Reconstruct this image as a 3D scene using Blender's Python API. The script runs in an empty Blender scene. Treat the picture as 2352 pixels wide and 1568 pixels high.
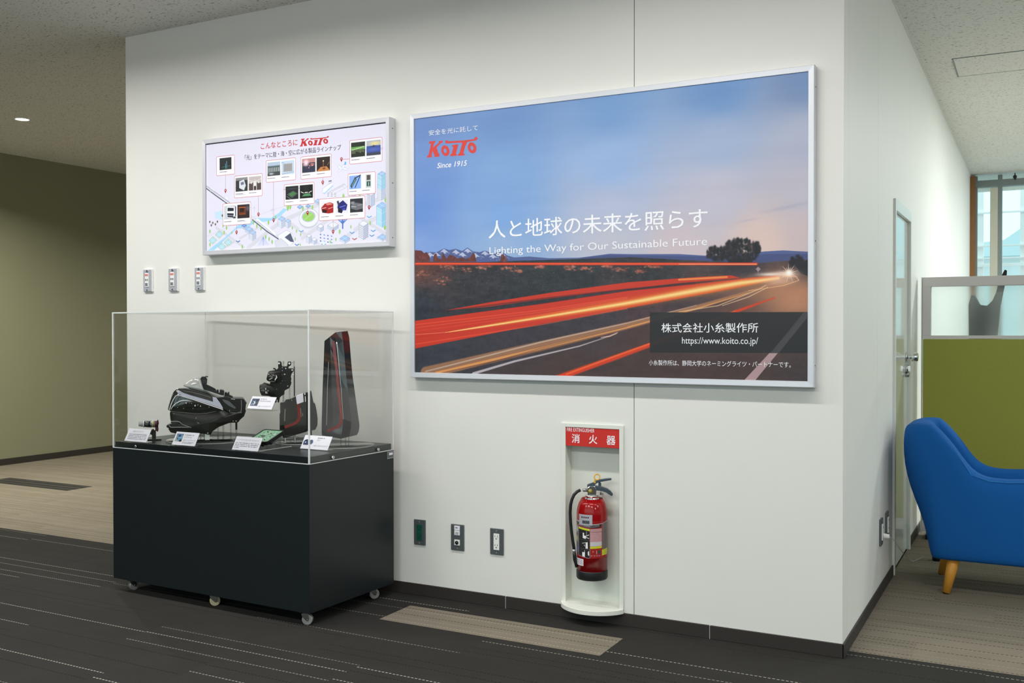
import bpy, bmesh, math, random
import numpy as np
from mathutils import Vector, Matrix

random.seed(7)
rng = np.random.RandomState(11)
SC = bpy.context.scene
COL = SC.collection
PI = math.pi

# ------------------------------------------------------------------ camera
FPX, YAW, PITCH, ROLL, CAM_H = 2274.97, math.radians(28.0423), math.radians(-0.6379), math.radians(-0.0476), 1.2565
R0 = Vector((math.cos(YAW), math.sin(YAW), 0))
FW = Vector((-math.sin(YAW) * math.cos(PITCH), math.cos(YAW) * math.cos(PITCH), math.sin(PITCH)))
U0 = R0.cross(FW)
RT = R0 * math.cos(ROLL) + U0 * math.sin(ROLL)
UP = U0 * math.cos(ROLL) - R0 * math.sin(ROLL)
CAM = Vector((0, 0, CAM_H))
cd = bpy.data.cameras.new('camera')
cd.sensor_width = 36.0
cd.lens = FPX / 2352 * 36.0
cd.clip_end = 200
co = bpy.data.objects.new('camera', cd)
M = Matrix((RT, UP, -FW)).transposed().to_4x4()
M.translation = CAM
co.matrix_world = M
COL.objects.link(co)
SC.camera = co

# ------------------------------------------------------------------ view, world, lights
SC.view_settings.view_transform = 'Standard'
SC.view_settings.look = 'None'
SC.view_settings.gamma = 1
SC.view_settings.use_curve_mapping = False
SC.view_settings.exposure = 0.10
SC.render.film_transparent = False
try:
    SC.cycles.use_denoising = True
    SC.cycles.max_bounces = 10
    SC.cycles.diffuse_bounces = 5
    SC.cycles.transparent_max_bounces = 24
    SC.cycles.sample_clamp_indirect = 6
except Exception:
    pass
w = bpy.data.worlds.new('world')
SC.world = w
w.use_nodes = True
wn = w.node_tree.nodes
wl = w.node_tree.links
bg = wn['Background']
tc = wn.new('ShaderNodeTexCoord')
sep = wn.new('ShaderNodeSeparateXYZ')
cr = wn.new('ShaderNodeValToRGB')
cr.color_ramp.elements[0].position = 0.45
cr.color_ramp.elements[0].color = (0.76, 0.79, 0.80, 1)
cr.color_ramp.elements[1].position = 0.52
cr.color_ramp.elements[1].color = (0.42, 0.60, 0.62, 1)
mr = wn.new('ShaderNodeMapRange')
mr.inputs['From Min'].default_value = -1
mr.inputs['From Max'].default_value = 1
wl.new(tc.outputs['Generated'], sep.inputs[0])
wl.new(sep.outputs['Z'], mr.inputs['Value'])
wl.new(mr.outputs['Result'], cr.inputs['Fac'])
wl.new(cr.outputs['Color'], bg.inputs['Color'])
bg.inputs['Strength'].default_value = 2.2


def area(name, loc, sx, sy, power, col=(1, 1, 1), rot=(0, 0, 0), spread=180):
    l = bpy.data.lights.new(name, 'AREA')
    l.shape = 'RECTANGLE'
    l.size = sx
    l.size_y = sy
    l.energy = power
    l.color = col
    l.spread = math.radians(spread)
    o = bpy.data.objects.new(name, l)
    o.location = loc
    o.rotation_euler = rot
    COL.objects.link(o)
    return o


CEIL = 2.915
WARM = (1.0, 0.985, 0.95)
COOL = (0.96, 1.0, 0.96)
# recessed linear ceiling lamps of the hall, rows parallel to the front wall; right-end pair added to brighten the side wall
for (lx, ly, pw) in [(-5.0, 2.72, 31), (-3.2, 2.72, 26), (-1.4, 2.72, 22), (0.4, 2.72, 14), (3.0, 2.72, 40),
                     (-4.1, -0.3, 44), (-2.0, -0.3, 44), (0.1, -0.3, 44), (3.4, -0.3, 44)]:
    area('ceiling_lamp_light', (lx, ly, CEIL - 0.012), 1.2, 0.10, pw, WARM, spread=168)
# open office on the right: unseen lamps added to brighten the side wall
for (lx, ly, pw) in [(1.9, 5.6, 10), (1.3, 8.0, 75), (1.6, 10.2, 75), (4.4, 7.0, 60)]:
    area('office_fill_light', (lx, ly, CEIL - 0.012), 1.2, 0.10, pw, COOL)
# corridor downlight (visible in the photo)
area('downlight_light', (-7.038, 5.059, CEIL - 0.03), 0.10, 0.10, 68, (1.0, 0.98, 0.85), spread=150)
area('downlight_light', (-6.4, 8.6, CEIL - 0.03), 0.10, 0.10, 26, (1.0, 0.97, 0.78), spread=150)

# ------------------------------------------------------------------ helpers
def srgb(r, g, b):
    f = lambda c: (c / 255) / 12.92 if c / 255 <= 0.04045 else ((c / 255 + 0.055) / 1.055) ** 2.4
    return (f(r), f(g), f(b), 1)


def ray(u, v):
    return FW + RT * ((u - 1176) / FPX) - UP * ((v - 784) / FPX)


def at_y(u, v, Y):
    d = ray(u, v)
    return CAM + d * ((Y - CAM.y) / d.y)


def at_z(u, v, z):
    d = ray(u, v)
    return CAM + d * ((z - CAM.z) / d.z)


class Frame:
    """right handed local frame: x right, y away, z up, at origin o"""
    def __init__(s, o, ex=(1, 0, 0), ey=(0, 1, 0), ez=(0, 0, 1)):
        s.o = Vector(o); s.ex = Vector(ex).normalized(); s.ey = Vector(ey).normalized(); s.ez = Vector(ez).normalized()

    def w(s, x, y, z):
        return s.o + s.ex * x + s.ey * y + s.ez * z

    def at(s, u, v, y=0.0):
        """the spot of the frame's plane y seen at picture point u,v as local (x,z)"""
        d = ray(u, v)
        p0 = s.o + s.ey * y
        t = (p0 - CAM).dot(s.ey) / d.dot(s.ey)
        q = CAM + d * t - s.o
        return (q.dot(s.ex), q.dot(s.ez))


WORLD = Frame((0, 0, 0))
D = 3.934
XL, XR = -4.5705, -0.6614
YW = 11.65
BO = Vector((-2.7137, 3.2763, 0)); BR = -0.0328
BOX = Frame(BO, (math.cos(BR), math.sin(BR), 0), (-math.sin(BR), math.cos(BR), 0))


def facing(a, b, z):
    """frame turned to the camera, standing at plinth coordinates a,b,z"""
    q = BOX.w(a, b, z)
    e = Vector((q.x, q.y, 0)).normalized()
    return Frame(q, (e.y, -e.x, 0), e)


def lerp(a, b, f):
    return a + (b - a) * f


class MB:
    def __init__(s, fr=WORLD):
        s.v = []; s.f = []; s.m = []; s.fr = fr; s.uv = None; s.sm = []

    def add(s, vs, fs, mi=0, smooth=False):
        n = len(s.v)
        s.v += [s.fr.w(*p) for p in vs]
        for f in fs:
            s.f.append([i + n for i in f]); s.m.append(mi); s.sm.append(smooth)
        return s

    def box(s, x0, x1, y0, y1, z0, z1, mi=0):
        vs = [(x, y, z) for z in (z0, z1) for y in (y0, y1) for x in (x0, x1)]
        return s.add(vs, [(0, 2, 3, 1), (4, 5, 7, 6), (0, 1, 5, 4), (2, 6, 7, 3), (0, 4, 6, 2), (1, 3, 7, 5)], mi)

    def prism(s, pts, y0, y1, mi=0):
        """outline in x,z extruded along y"""
        n = len(pts)
        ar = sum(pts[i][0] * pts[(i + 1) % n][1] - pts[(i + 1) % n][0] * pts[i][1] for i in range(n))
        if ar < 0:
            pts = pts[::-1]
        vs = [(x, y0, z) for x, z in pts] + [(x, y1, z) for x, z in pts]
        fs = [list(range(n)), list(range(2 * n - 1, n - 1, -1))]
        fs += [(i, i + n, (i + 1) % n + n, (i + 1) % n) for i in range(n)]
        return s.add(vs, fs, mi)

    def slab(s, pts, z0, z1, mi=0):
        """outline in x,y extruded along z"""
        n = len(pts)
        ar = sum(pts[i][0] * pts[(i + 1) % n][1] - pts[(i + 1) % n][0] * pts[i][1] for i in range(n))
        if ar < 0:
            pts = pts[::-1]
        vs = [(x, y, z0) for x, y in pts] + [(x, y, z1) for x, y in pts]
        fs = [list(range(n - 1, -1, -1)), list(range(n, 2 * n))]
        fs += [(i, (i + 1) % n, (i + 1) % n + n, i + n) for i in range(n)]
        return s.add(vs, fs, mi)

    def pillow(s, pts, y0, bulge, back, mi=0, rings=5):
        n = len(pts)
        ar = sum(pts[i][0] * pts[(i + 1) % n][1] - pts[(i + 1) % n][0] * pts[i][1] for i in range(n))
        if ar < 0:
            pts = pts[::-1]
        cx = sum(p[0] for p in pts) / n; cz = sum(p[1] for p in pts) / n
        vs = [(x, y0 + back, z) for x, z in pts]
        for r in range(rings + 1):
            t = r / rings
            k = math.cos(t * PI / 2) if r < rings else 0.04
            yy = y0 - bulge * math.sin(t * PI / 2)
            vs += [(cx + (x - cx) * k, yy, cz + (z - cz) * k) for x, z in pts]
        fs = [list(range(n - 1, -1, -1))]
        for r in range(rings + 1):
            for i in range(n):
                j = (i + 1) % n
                fs.append((r * n + j, r * n + i, (r + 1) * n + i, (r + 1) * n + j))
        fs.append(list(range((rings + 1) * n, (rings + 2) * n)))
        return s.add(vs, fs, mi, True)

    def cyl(s, p0, p1, r0, r1=None, n=16, mi=0, smooth=True):
        r1 = r0 if r1 is None else r1
        a = Vector(p0); b = Vector(p1); d = (b - a).normalized()
        e = d.cross(Vector((0, 0, 1)))
        if e.length < 1e-3:
            e = Vector((1, 0, 0))
        e.normalize(); g = d.cross(e)
        vs = []
        for c, r in ((a, r0), (b, r1)):
            for i in range(n):
                t = 2 * PI * i / n
                vs.append(tuple(c + e * (r * math.cos(t)) + g * (r * math.sin(t))))
        s.add(vs, [(i, (i + 1) % n, (i + 1) % n + n, i + n)[::-1] for i in range(n)], mi, smooth)
        s.add(vs[:n], [list(range(n))[::1]], mi)
        s.add(vs[n:], [list(range(n))[::-1]], mi)
        return s

    def tube(s, path, rad, n=12, mi=0, closed=False):
        P = [Vector(p) for p in path]; m = len(P)
        rad = rad if isinstance(rad, (list, tuple)) else [rad] * m
        vs = []; prev = None
        for i in range(m):
            if closed:
                d = P[(i + 1) % m] - P[i - 1]
            else:
                d = P[min(i + 1, m - 1)] - P[max(i - 1, 0)]
            d.normalize()
            if prev is None:
                e = d.cross(Vector((0, 0, 1)))
                if e.length < 1e-3:
                    e = Vector((1, 0, 0))
            else:
                e = prev - d * prev.dot(d)
            e.normalize(); prev = e; g = d.cross(e)
            for k in range(n):
                t = 2 * PI * k / n
                vs.append(tuple(P[i] + e * (rad[i] * math.cos(t)) + g * (rad[i] * math.sin(t))))
        fs = []
        for i in range(m if closed else m - 1):
            for k in range(n):
                a = i * n + k; b = i * n + (k + 1) % n; i2 = (i + 1) % m
                fs.append((a, i2 * n + k, i2 * n + (k + 1) % n, b))
        s.add(vs, fs, mi, True)
        if not closed:
            s.add(vs[:n], [list(range(n))], mi); s.add(vs[-n:], [list(range(n))[::-1]], mi)
        return s

    def lathe(s, prof, c=(0, 0, 0), n=40, mi=0, a0=0, a1=2 * PI, smooth=True):
        """profile of (radius, z) turned about the vertical through c"""
        full = abs(a1 - a0 - 2 * PI) < 1e-6
        k = n if full else n + 1
        vs = []
        for r, z in prof:
            for i in range(k):
                t = a0 + (a1 - a0) * i / n
                vs.append((c[0] + r * math.cos(t), c[1] + r * math.sin(t), c[2] + z))
        fs = []
        for j in range(len(prof) - 1):
            for i in range(n):
                i2 = (i + 1) % k
                fs.append((j * k + i, j * k + i2, (j + 1) * k + i2, (j + 1) * k + i))
        return s.add(vs, fs, mi, smooth)

    def sphere(s, c, r, mi=0, n=12, sc=(1, 1, 1)):
        prof = []
        vs = []
        for j in range(n // 2 + 1):
            p = PI * j / (n // 2)
            for i in range(n):
                t = 2 * PI * i / n
                vs.append((c[0] + r * sc[0] * math.sin(p) * math.cos(t), c[1] + r * sc[1] * math.sin(p) * math.sin(t), c[2] - r * sc[2] * math.cos(p)))
        fs = [(j * n + i, j * n + (i + 1) % n, (j + 1) * n + (i + 1) % n, (j + 1) * n + i) for j in range(n // 2) for i in range(n)]
        return s.add(vs, fs, mi, True)

    def build(s, name, mats, parent=None, bevel=0, seg=2, merge=True, recalc=True, origin=None):
        off = Vector((0, 0, 0))
        if parent is not None:
            r = parent
            while r.parent is not None:
                r = r.parent
            off = r.location.copy()
        elif origin is not None:
            off = Vector(origin)
        me = bpy.data.meshes.new(name)
        bm = bmesh.new()
        bv = [bm.verts.new(p - off) for p in s.v]
        bm.verts.ensure_lookup_table()
        for f, mi, sm in zip(s.f, s.m, s.sm):
            try:
                ff = bm.faces.new([bv[i] for i in f])
            except ValueError:
                continue
            ff.material_index = mi; ff.smooth = sm
        if merge:
            bmesh.ops.remove_doubles(bm, verts=bm.verts, dist=1e-6)
        if recalc:
            bmesh.ops.recalc_face_normals(bm, faces=bm.faces)
        if bevel > 0:
            es = [e for e in bm.edges if len(e.link_faces) == 2 and e.calc_face_angle(0) > 0.6]
            bmesh.ops.bevel(bm, geom=es, offset=bevel, segments=seg, profile=0.5, affect='EDGES', clamp_overlap=True)
        bm.to_mesh(me); bm.free()
        for m in (mats if isinstance(mats, (list, tuple)) else [mats]):
            me.materials.append(m)
        o = bpy.data.objects.new(name, me)
        COL.objects.link(o)
        if parent is not None:
            o.parent = parent
        elif origin is not None:
            o.location = origin
        return o


def thing(name, label, cat, loc=(0, 0, 0), group=None):
    o = bpy.data.objects.new(name, None)
    o.empty_display_size = 0.1
    COL.objects.link(o)
    o.location = loc
    tag(o, label, cat, group)
    return o


def tag(o, label, cat, group=None):
    o['label'] = label; o['category'] = cat
    if group:
        o['group'] = group
    return o


def struct(o):
    o['kind'] = 'structure'
    return o


# ------------------------------------------------------------------ materials
def mat(name, col, rough=0.5, metal=0.0, spec=0.5, trans=0.0, ior=1.45, coat=0.0, emis=None, es=0.0):
    m = bpy.data.materials.new(name)
    m.use_nodes = True
    b = m.node_tree.nodes['Principled BSDF']
    b.inputs['Base Color'].default_value = col
    b.inputs['Roughness'].default_value = rough
    b.inputs['Metallic'].default_value = metal
    b.inputs['Specular IOR Level'].default_value = spec
    b.inputs['Transmission Weight'].default_value = trans
    b.inputs['IOR'].default_value = ior
    b.inputs['Coat Weight'].default_value = coat
    if emis:
        b.inputs['Emission Color'].default_value = emis
        b.inputs['Emission Strength'].default_value = es
    return m


def noisy(name, col, amt=0.06, scale=40, rough=0.5, bump=0.0, bscale=200, **k):
    """principled with faint colour mottling and optional fine bump"""
    m = mat(name, col, rough, **k)
    nt = m.node_tree; N = nt.nodes; L = nt.links
    b = N['Principled BSDF']
    t = N.new('ShaderNodeTexCoord')
    no = N.new('ShaderNodeTexNoise'); no.inputs['Scale'].default_value = scale; no.inputs['Detail'].default_value = 4
    L.new(t.outputs['Object'], no.inputs['Vector'])
    mx = N.new('ShaderNodeMix'); mx.data_type = 'RGBA'
    mx.inputs[6].default_value = tuple(c * (1 - amt) for c in col[:3]) + (1,)
    mx.inputs[7].default_value = tuple(min(1, c * (1 + amt)) for c in col[:3]) + (1,)
    L.new(no.outputs['Fac'], mx.inputs[0])
    L.new(mx.outputs[2], b.inputs['Base Color'])
    if bump:
        n2 = N.new('ShaderNodeTexNoise'); n2.inputs['Scale'].default_value = bscale; n2.inputs['Detail'].default_value = 2
        L.new(t.outputs['Object'], n2.inputs['Vector'])
        bp = N.new('ShaderNodeBump'); bp.inputs['Strength'].default_value = bump; bp.inputs['Distance'].default_value = 0.002
        L.new(n2.outputs['Fac'], bp.inputs['Height'])
        L.new(bp.outputs['Normal'], b.inputs['Normal'])
    return m


def math_node(N, L, op, a, b=None, c=None):
    n = N.new('ShaderNodeMath'); n.operation = op
    for i, x in enumerate((a, b, c)):
        if x is None:
            continue
        if isinstance(x, (int, float)):
            n.inputs[i].default_value = x
        else:
            L.new(x, n.inputs[i])
    return n.outputs[0]


def carpet(name, base, light, dark, nl, pl, pd):
    """loop pile carpet plank: rows of dashed stitches that differ from plank to plank"""
    m = mat(name, base, 0.95, spec=0.15)
    nt = m.node_tree; N = nt.nodes; L = nt.links; b = N['Principled BSDF']
    t = N.new('ShaderNodeTexCoord'); s = N.new('ShaderNodeSeparateXYZ'); L.new(t.outputs['Object'], s.inputs[0])
    oi = N.new('ShaderNodeObjectInfo')
    pitch = 0.242 / nl
    yy = math_node(N, L, 'DIVIDE', math_node(N, L, 'ADD', s.outputs['Y'], 0.121), pitch)
    row = math_node(N, L, 'FLOOR', yy)
    fr = math_node(N, L, 'FRACT', yy)
    wn_ = N.new('ShaderNodeTexWhiteNoise'); wn_.noise_dimensions = '2D'
    cv = N.new('ShaderNodeCombineXYZ'); L.new(row, cv.inputs[0])
    L.new(math_node(N, L, 'MULTIPLY', oi.outputs['Random'], 917.0), cv.inputs[1])
    L.new(cv.outputs[0], wn_.inputs['Vector'])
    wc = N.new('ShaderNodeSeparateColor'); L.new(wn_.outputs['Color'], wc.inputs[0])
    # line position within the row, jittered
    pos = math_node(N, L, 'ADD', math_node(N, L, 'MULTIPLY', wc.outputs[1], 0.6), 0.2)
    dist = math_node(N, L, 'MULTIPLY', math_node(N, L, 'ABSOLUTE', math_node(N, L, 'SUBTRACT', fr, pos)), pitch)
    line = math_node(N, L, 'LESS_THAN', dist, 0.0026)
    dash = math_node(N, L, 'LESS_THAN', math_node(N, L, 'FRACT', math_node(N, L, 'MULTIPLY', s.outputs['X'], 62.0)), 0.62)
    line = math_node(N, L, 'MULTIPLY', line, dash)
    isl = math_node(N, L, 'MULTIPLY', line, math_node(N, L, 'GREATER_THAN', wc.outputs[0], 1 - pl))
    isd = math_node(N, L, 'MULTIPLY', line, math_node(N, L, 'LESS_THAN', wc.outputs[0], pd))
    amt = math_node(N, L, 'ADD', math_node(N, L, 'MULTIPLY', wc.outputs[2], 0.6), 0.4)
    no = N.new('ShaderNodeTexNoise'); no.inputs['Scale'].default_value = 260; no.inputs['Detail'].default_value = 3
    L.new(t.outputs['Object'], no.inputs['Vector'])
    no2 = N.new('ShaderNodeTexNoise'); no2.inputs['Scale'].default_value = 5
    L.new(t.outputs['Object'], no2.inputs['Vector'])
    k = math_node(N, L, 'ADD', math_node(N, L, 'MULTIPLY', no.outputs['Fac'], 0.55), math_node(N, L, 'MULTIPLY', no2.outputs['Fac'], 0.25))
    k = math_node(N, L, 'ADD', k, math_node(N, L, 'MULTIPLY', oi.outputs['Random'], 0.08))
    k = math_node(N, L, 'ADD', k, 0.56)
    bc = N.new('ShaderNodeMix'); bc.data_type = 'RGBA'; bc.blend_type = 'MULTIPLY'; bc.inputs[0].default_value = 1
    bc.inputs[6].default_value = base
    cc = N.new('ShaderNodeCombineColor')
    for i in range(3):
        L.new(k, cc.inputs[i])
    L.new(cc.outputs[0], bc.inputs[7])
    m1 = N.new('ShaderNodeMix'); m1.data_type = 'RGBA'; m1.inputs[7].default_value = light
    L.new(bc.outputs[2], m1.inputs[6]); L.new(math_node(N, L, 'MULTIPLY', isl, amt), m1.inputs[0])
    m2 = N.new('ShaderNodeMix'); m2.data_type = 'RGBA'; m2.inputs[7].default_value = dark
    L.new(m1.outputs[2], m2.inputs[6]); L.new(isd, m2.inputs[0])
    L.new(m2.outputs[2], b.inputs['Base Color'])
    bp = N.new('ShaderNodeBump'); bp.inputs['Strength'].default_value = 0.5; bp.inputs['Distance'].default_value = 0.003
    L.new(no.outputs['Fac'], bp.inputs['Height']); L.new(bp.outputs['Normal'], b.inputs['Normal'])
    return m


def clear_plastic(name, tint=(0.97, 0.985, 0.98, 1), refl=1.0, rough=0.03):
    """thin clear acrylic: see-through with fresnel gloss"""
    m = bpy.data.materials.new(name); m.use_nodes = True
    nt = m.node_tree; N = nt.nodes; L = nt.links
    N.clear()
    out = N.new('ShaderNodeOutputMaterial')
    tr = N.new('ShaderNodeBsdfTransparent'); tr.inputs[0].default_value = tint
    gl = N.new('ShaderNodeBsdfGlossy'); gl.inputs['Roughness'].default_value = rough
    ge = N.new('ShaderNodeNewGeometry')
    dt = N.new('ShaderNodeVectorMath'); dt.operation = 'DOT_PRODUCT'
    L.new(ge.outputs['Incoming'], dt.inputs[0]); L.new(ge.outputs['Normal'], dt.inputs[1])
    c_ = math_node(N, L, 'SUBTRACT', 1.0, math_node(N, L, 'ABSOLUTE', dt.outputs['Value']))
    fr_s = math_node(N, L, 'ADD', math_node(N, L, 'MULTIPLY', math_node(N, L, 'POWER', c_, 5.0), 0.90), 0.035)
    ml = N.new('ShaderNodeMath'); ml.operation = 'MULTIPLY'; ml.inputs[1].default_value = refl; ml.use_clamp = True
    mx = N.new('ShaderNodeMixShader')
    L.new(fr_s, ml.inputs[0]); L.new(ml.outputs[0], mx.inputs[0])
    L.new(tr.outputs[0], mx.inputs[1]); L.new(gl.outputs[0], mx.inputs[2]); L.new(mx.outputs[0], out.inputs[0])
    return m


def half_clear(name, col, k):
    m = bpy.data.materials.new(name); m.use_nodes = True
    nt = m.node_tree; N = nt.nodes; L = nt.links
    out = N['Material Output']; b = N['Principled BSDF']
    b.inputs['Base Color'].default_value = col; b.inputs['Roughness'].default_value = 0.2
    tr = N.new('ShaderNodeBsdfTransparent'); mx = N.new('ShaderNodeMixShader'); mx.inputs[0].default_value = 1 - k
    L.new(tr.outputs[0], mx.inputs[1]); L.new(b.outputs[0], mx.inputs[2]); L.new(mx.outputs[0], out.inputs[0])
    return m


def frosted(name):
    m = bpy.data.materials.new(name); m.use_nodes = True
    nt = m.node_tree; N = nt.nodes; L = nt.links
    N.clear()
    out = N.new('ShaderNodeOutputMaterial')
    rf = N.new('ShaderNodeBsdfRefraction'); rf.inputs['Roughness'].default_value = 0.20; rf.inputs['IOR'].default_value = 1.08
    rf.inputs['Color'].default_value = (0.93, 0.97, 0.96, 1)
    df = N.new('ShaderNodeBsdfDiffuse'); df.inputs[0].default_value = (0.85, 0.88, 0.87, 1)
    tl = N.new('ShaderNodeBsdfTranslucent'); tl.inputs[0].default_value = (0.9, 0.94, 0.93, 1)
    m0 = N.new('ShaderNodeMixShader'); m0.inputs[0].default_value = 0.10
    L.new(rf.outputs[0], m0.inputs[1]); L.new(tl.outputs[0], m0.inputs[2])
    mx = N.new('ShaderNodeMixShader'); mx.inputs[0].default_value = 0.08
    L.new(m0.outputs[0], mx.inputs[1]); L.new(df.outputs[0], mx.inputs[2]); L.new(mx.outputs[0], out.inputs[0])
    return m


def image_mat(name, arr, rough=0.45, spec=0.4):
    """flat print painted by this script (arr rows top to bottom, 0..1 sRGB)"""
    h, wd = arr.shape[:2]
    im = bpy.data.images.new(name, wd, h)
    px = np.ones((h, wd, 4), np.float32); px[..., :3] = np.clip(arr[::-1], 0, 1)
    im.pixels.foreach_set(px.ravel()); im.update(); im.pack()
    m = mat(name, (1, 1, 1, 1), rough, spec=spec)
    t = m.node_tree.nodes.new('ShaderNodeTexImage'); t.image = im; t.extension = 'EXTEND'
    m.node_tree.links.new(t.outputs[0], m.node_tree.nodes['Principled BSDF'].inputs['Base Color'])
    return m


def ceiling_mat():
    m = mat('rock_wool_ceiling', srgb(234, 234, 229), 0.9, spec=0.2)
    nt = m.node_tree; N = nt.nodes; L = nt.links; b = N['Principled BSDF']
    t = N.new('ShaderNodeTexCoord')
    mp = N.new('ShaderNodeMapping'); mp.inputs['Scale'].default_value = (1, 2.2, 1); L.new(t.outputs['Object'], mp.inputs[0])
    n = N.new('ShaderNodeTexNoise'); n.inputs['Scale'].default_value = 55; n.inputs['Detail'].default_value = 3; L.new(mp.outputs[0], n.inputs['Vector'])
    r = N.new('ShaderNodeValToRGB')
    r.color_ramp.elements[0].position = 0.30; r.color_ramp.elements[0].color = srgb(128, 126, 116)
    r.color_ramp.elements[1].position = 0.40; r.color_ramp.elements[1].color = srgb(234, 234, 229)
    L.new(n.outputs['Fac'], r.inputs[0]); L.new(r.outputs[0], b.inputs['Base Color'])
    return m


MT = dict(
    wall=noisy('painted_wall_panel', srgb(232, 231, 226), 0.012, 6, 0.55, 0.04, 300),
    wall_green=noisy('corridor_wall', srgb(136, 135, 110), 0.02, 6, 0.7, 0.04, 300),
    ceil=ceiling_mat(),
    base=noisy('vinyl_baseboard', srgb(50, 45, 42), 0.05, 20, 0.55),
    slab=mat('floor_slab', srgb(60, 58, 54), 0.9),
    cdark=carpet('dark_carpet', srgb(47, 46, 44), srgb(168, 165, 154), srgb(26, 26, 24), 3, 0.40, 0.26),
    clight=carpet('light_carpet', srgb(127, 119, 106), srgb(160, 154, 142), srgb(62, 57, 44), 5, 0.25, 0.5),
    alu=mat('satin_aluminium', srgb(220, 221, 228), 0.38, metal=0.35),
    alu_dark=mat('aluminium_side', srgb(190, 190, 190), 0.4, metal=0.7),
    black_lam=noisy('black_laminate', srgb(24, 30, 33), 0.05, 30, 0.38, spec=0.45),
    acrylic=clear_plastic('clear_acrylic', (0.982, 0.983, 0.980, 1), 1.1),
    acrylic2=clear_plastic('clear_acrylic_stand', (0.86, 0.88, 0.87, 1), 2.0),
    acr_line=half_clear('acrylic_glow_line', srgb(244, 248, 247), 0.15),
    disc_rim_glow=half_clear('disc_rim_glow', srgb(206, 210, 206), 0.5),
    acr_edge=half_clear('acrylic_edge_glow', srgb(240, 246, 244), 0.45),  # whitish colour paints the glow of clear edges
    chrome=mat('chrome', srgb(225, 225, 225), 0.12, metal=1.0),
    steel=mat('brushed_steel', srgb(170, 172, 172), 0.32, metal=0.9),
    red=mat('red_enamel', srgb(150, 10, 15), 0.14, spec=0.5),
    sign_red=mat('sign_red', srgb(206, 46, 40), 0.4),
    white=mat('white_plastic', srgb(238, 238, 236), 0.35),
    cab_white=noisy('cream_enamel', srgb(228, 230, 222), 0.01, 10, 0.4),
    print_white=mat('white_print', srgb(246, 246, 252), 0.5),
    print_dark=mat('dark_print', srgb(38, 38, 44), 0.6),
    print_red=mat('red_print', srgb(206, 58, 62), 0.6),
    grey_txt=mat('grey_print', srgb(120, 120, 128), 0.7),
    card=mat('white_card', srgb(238, 236, 246), 0.6),
    rubber=mat('black_rubber', srgb(26, 28, 30), 0.45),
    black=mat('black_plastic', srgb(22, 24, 27), 0.28, spec=0.5),
    black_matte=noisy('moulded_black_plastic', srgb(20, 22, 23), 0.1, 60, 0.40, 0.15, 120),
    lens=mat('smoked_lens', srgb(30, 32, 32), 0.06, spec=0.8, coat=0.8),
    lens_blue=mat('dark_lens', srgb(26, 27, 34), 0.07, spec=0.8, coat=0.8),
    lens_red=mat('red_lens', srgb(128, 38, 38), 0.2, coat=0.6),
    lens_clear=mat('grey_clear_lens', srgb(168, 170, 166), 0.1, spec=0.8, coat=0.8),  # also the pale colour of painted highlight lines
    silver=mat('silver_reflector', srgb(205, 206, 222), 0.3, metal=0.35),
    white_line=mat('light_guide', srgb(245, 245, 248), 0.3),  # light guides, and the white of painted glints
    pcb=noisy('circuit_board', srgb(128, 176, 142), 0.35, 130, 0.35),
    chip=mat('chip', srgb(70, 66, 70), 0.4),
    dkred=mat('dark_red_housing', srgb(70, 22, 34), 0.35),
    bronze=mat('amber_ring', srgb(170, 150, 60), 0.3, metal=0.5),
    yellow=mat('yellow_ring', srgb(226, 178, 60), 0.35),
    lever=mat('grey_blue_lever', srgb(74, 86, 98), 0.35, metal=0.3),
    sock_plate=mat('dark_metal_plate', srgb(98, 104, 106), 0.4, metal=0.4),
    grey_plate=mat('light_grey_plate', srgb(186, 188, 196), 0.4, metal=0.2),
    green_sock=mat('green_socket', srgb(22, 84, 70), 0.35),
    dark=mat('dark_gap', srgb(22, 22, 22), 0.7),
    lamp_red=mat('red_button', srgb(226, 120, 112), 0.4),
    blue=noisy('blue_felt', srgb(20, 91, 164), 0.05, 120, 0.85, 0.25, 500, spec=0.2),
    blue_pipe=noisy('blue_felt_seam', srgb(48, 124, 190), 0.05, 120, 0.8, 0.1, 300, spec=0.2),
    seam_dark=mat('dark_blue_seam', srgb(12, 58, 116), 0.9),
    wood=noisy('beech_leg', srgb(214, 150, 56), 0.12, 18, 0.4),
    green_fab=noisy('green_partition_fabric', srgb(160, 163, 78), 0.08, 220, 0.9, 0.3, 600, spec=0.15),
    part_frame=mat('grey_partition_frame', srgb(220, 215, 212), 0.5),
    frost=frosted('frosted_glass'),
    door=mat('glossy_steel_door', srgb(222, 224, 216), 0.13, spec=0.7, coat=0.5),
    door_frame=mat('door_frame_paint', srgb(226, 228, 222), 0.3),
    win_brown=noisy('brown_window_jamb', srgb(132, 92, 52), 0.15, 8, 0.5),
    win_grey=mat('grey_window_frame', srgb(124, 134, 134), 0.45, metal=0.2),
    glass=clear_plastic('window_glass', (0.97, 0.99, 0.99, 1), 0.8, 0.01),
    beige=mat('beige_column', srgb(248, 226, 206), 0.8),
    ext_white=mat('white_exterior', srgb(250, 250, 250), 0.7),
    ext_blue=mat('pale_roof', srgb(196, 218, 222), 0.8),
    ext_grey=mat('pale_ground', srgb(212, 220, 220), 0.9),
    lamp_glow=mat('lamp_diffuser', (1, 1, 1, 1), 0.5, emis=(1, 0.98, 0.9, 1), es=8),
    poster_gap=mat('dark_poster_backing', srgb(18, 24, 44), 0.5),  # dark backing board behind the prints
    lilac=mat('pink_sticker', srgb(226, 214, 222), 0.5),
)


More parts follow.
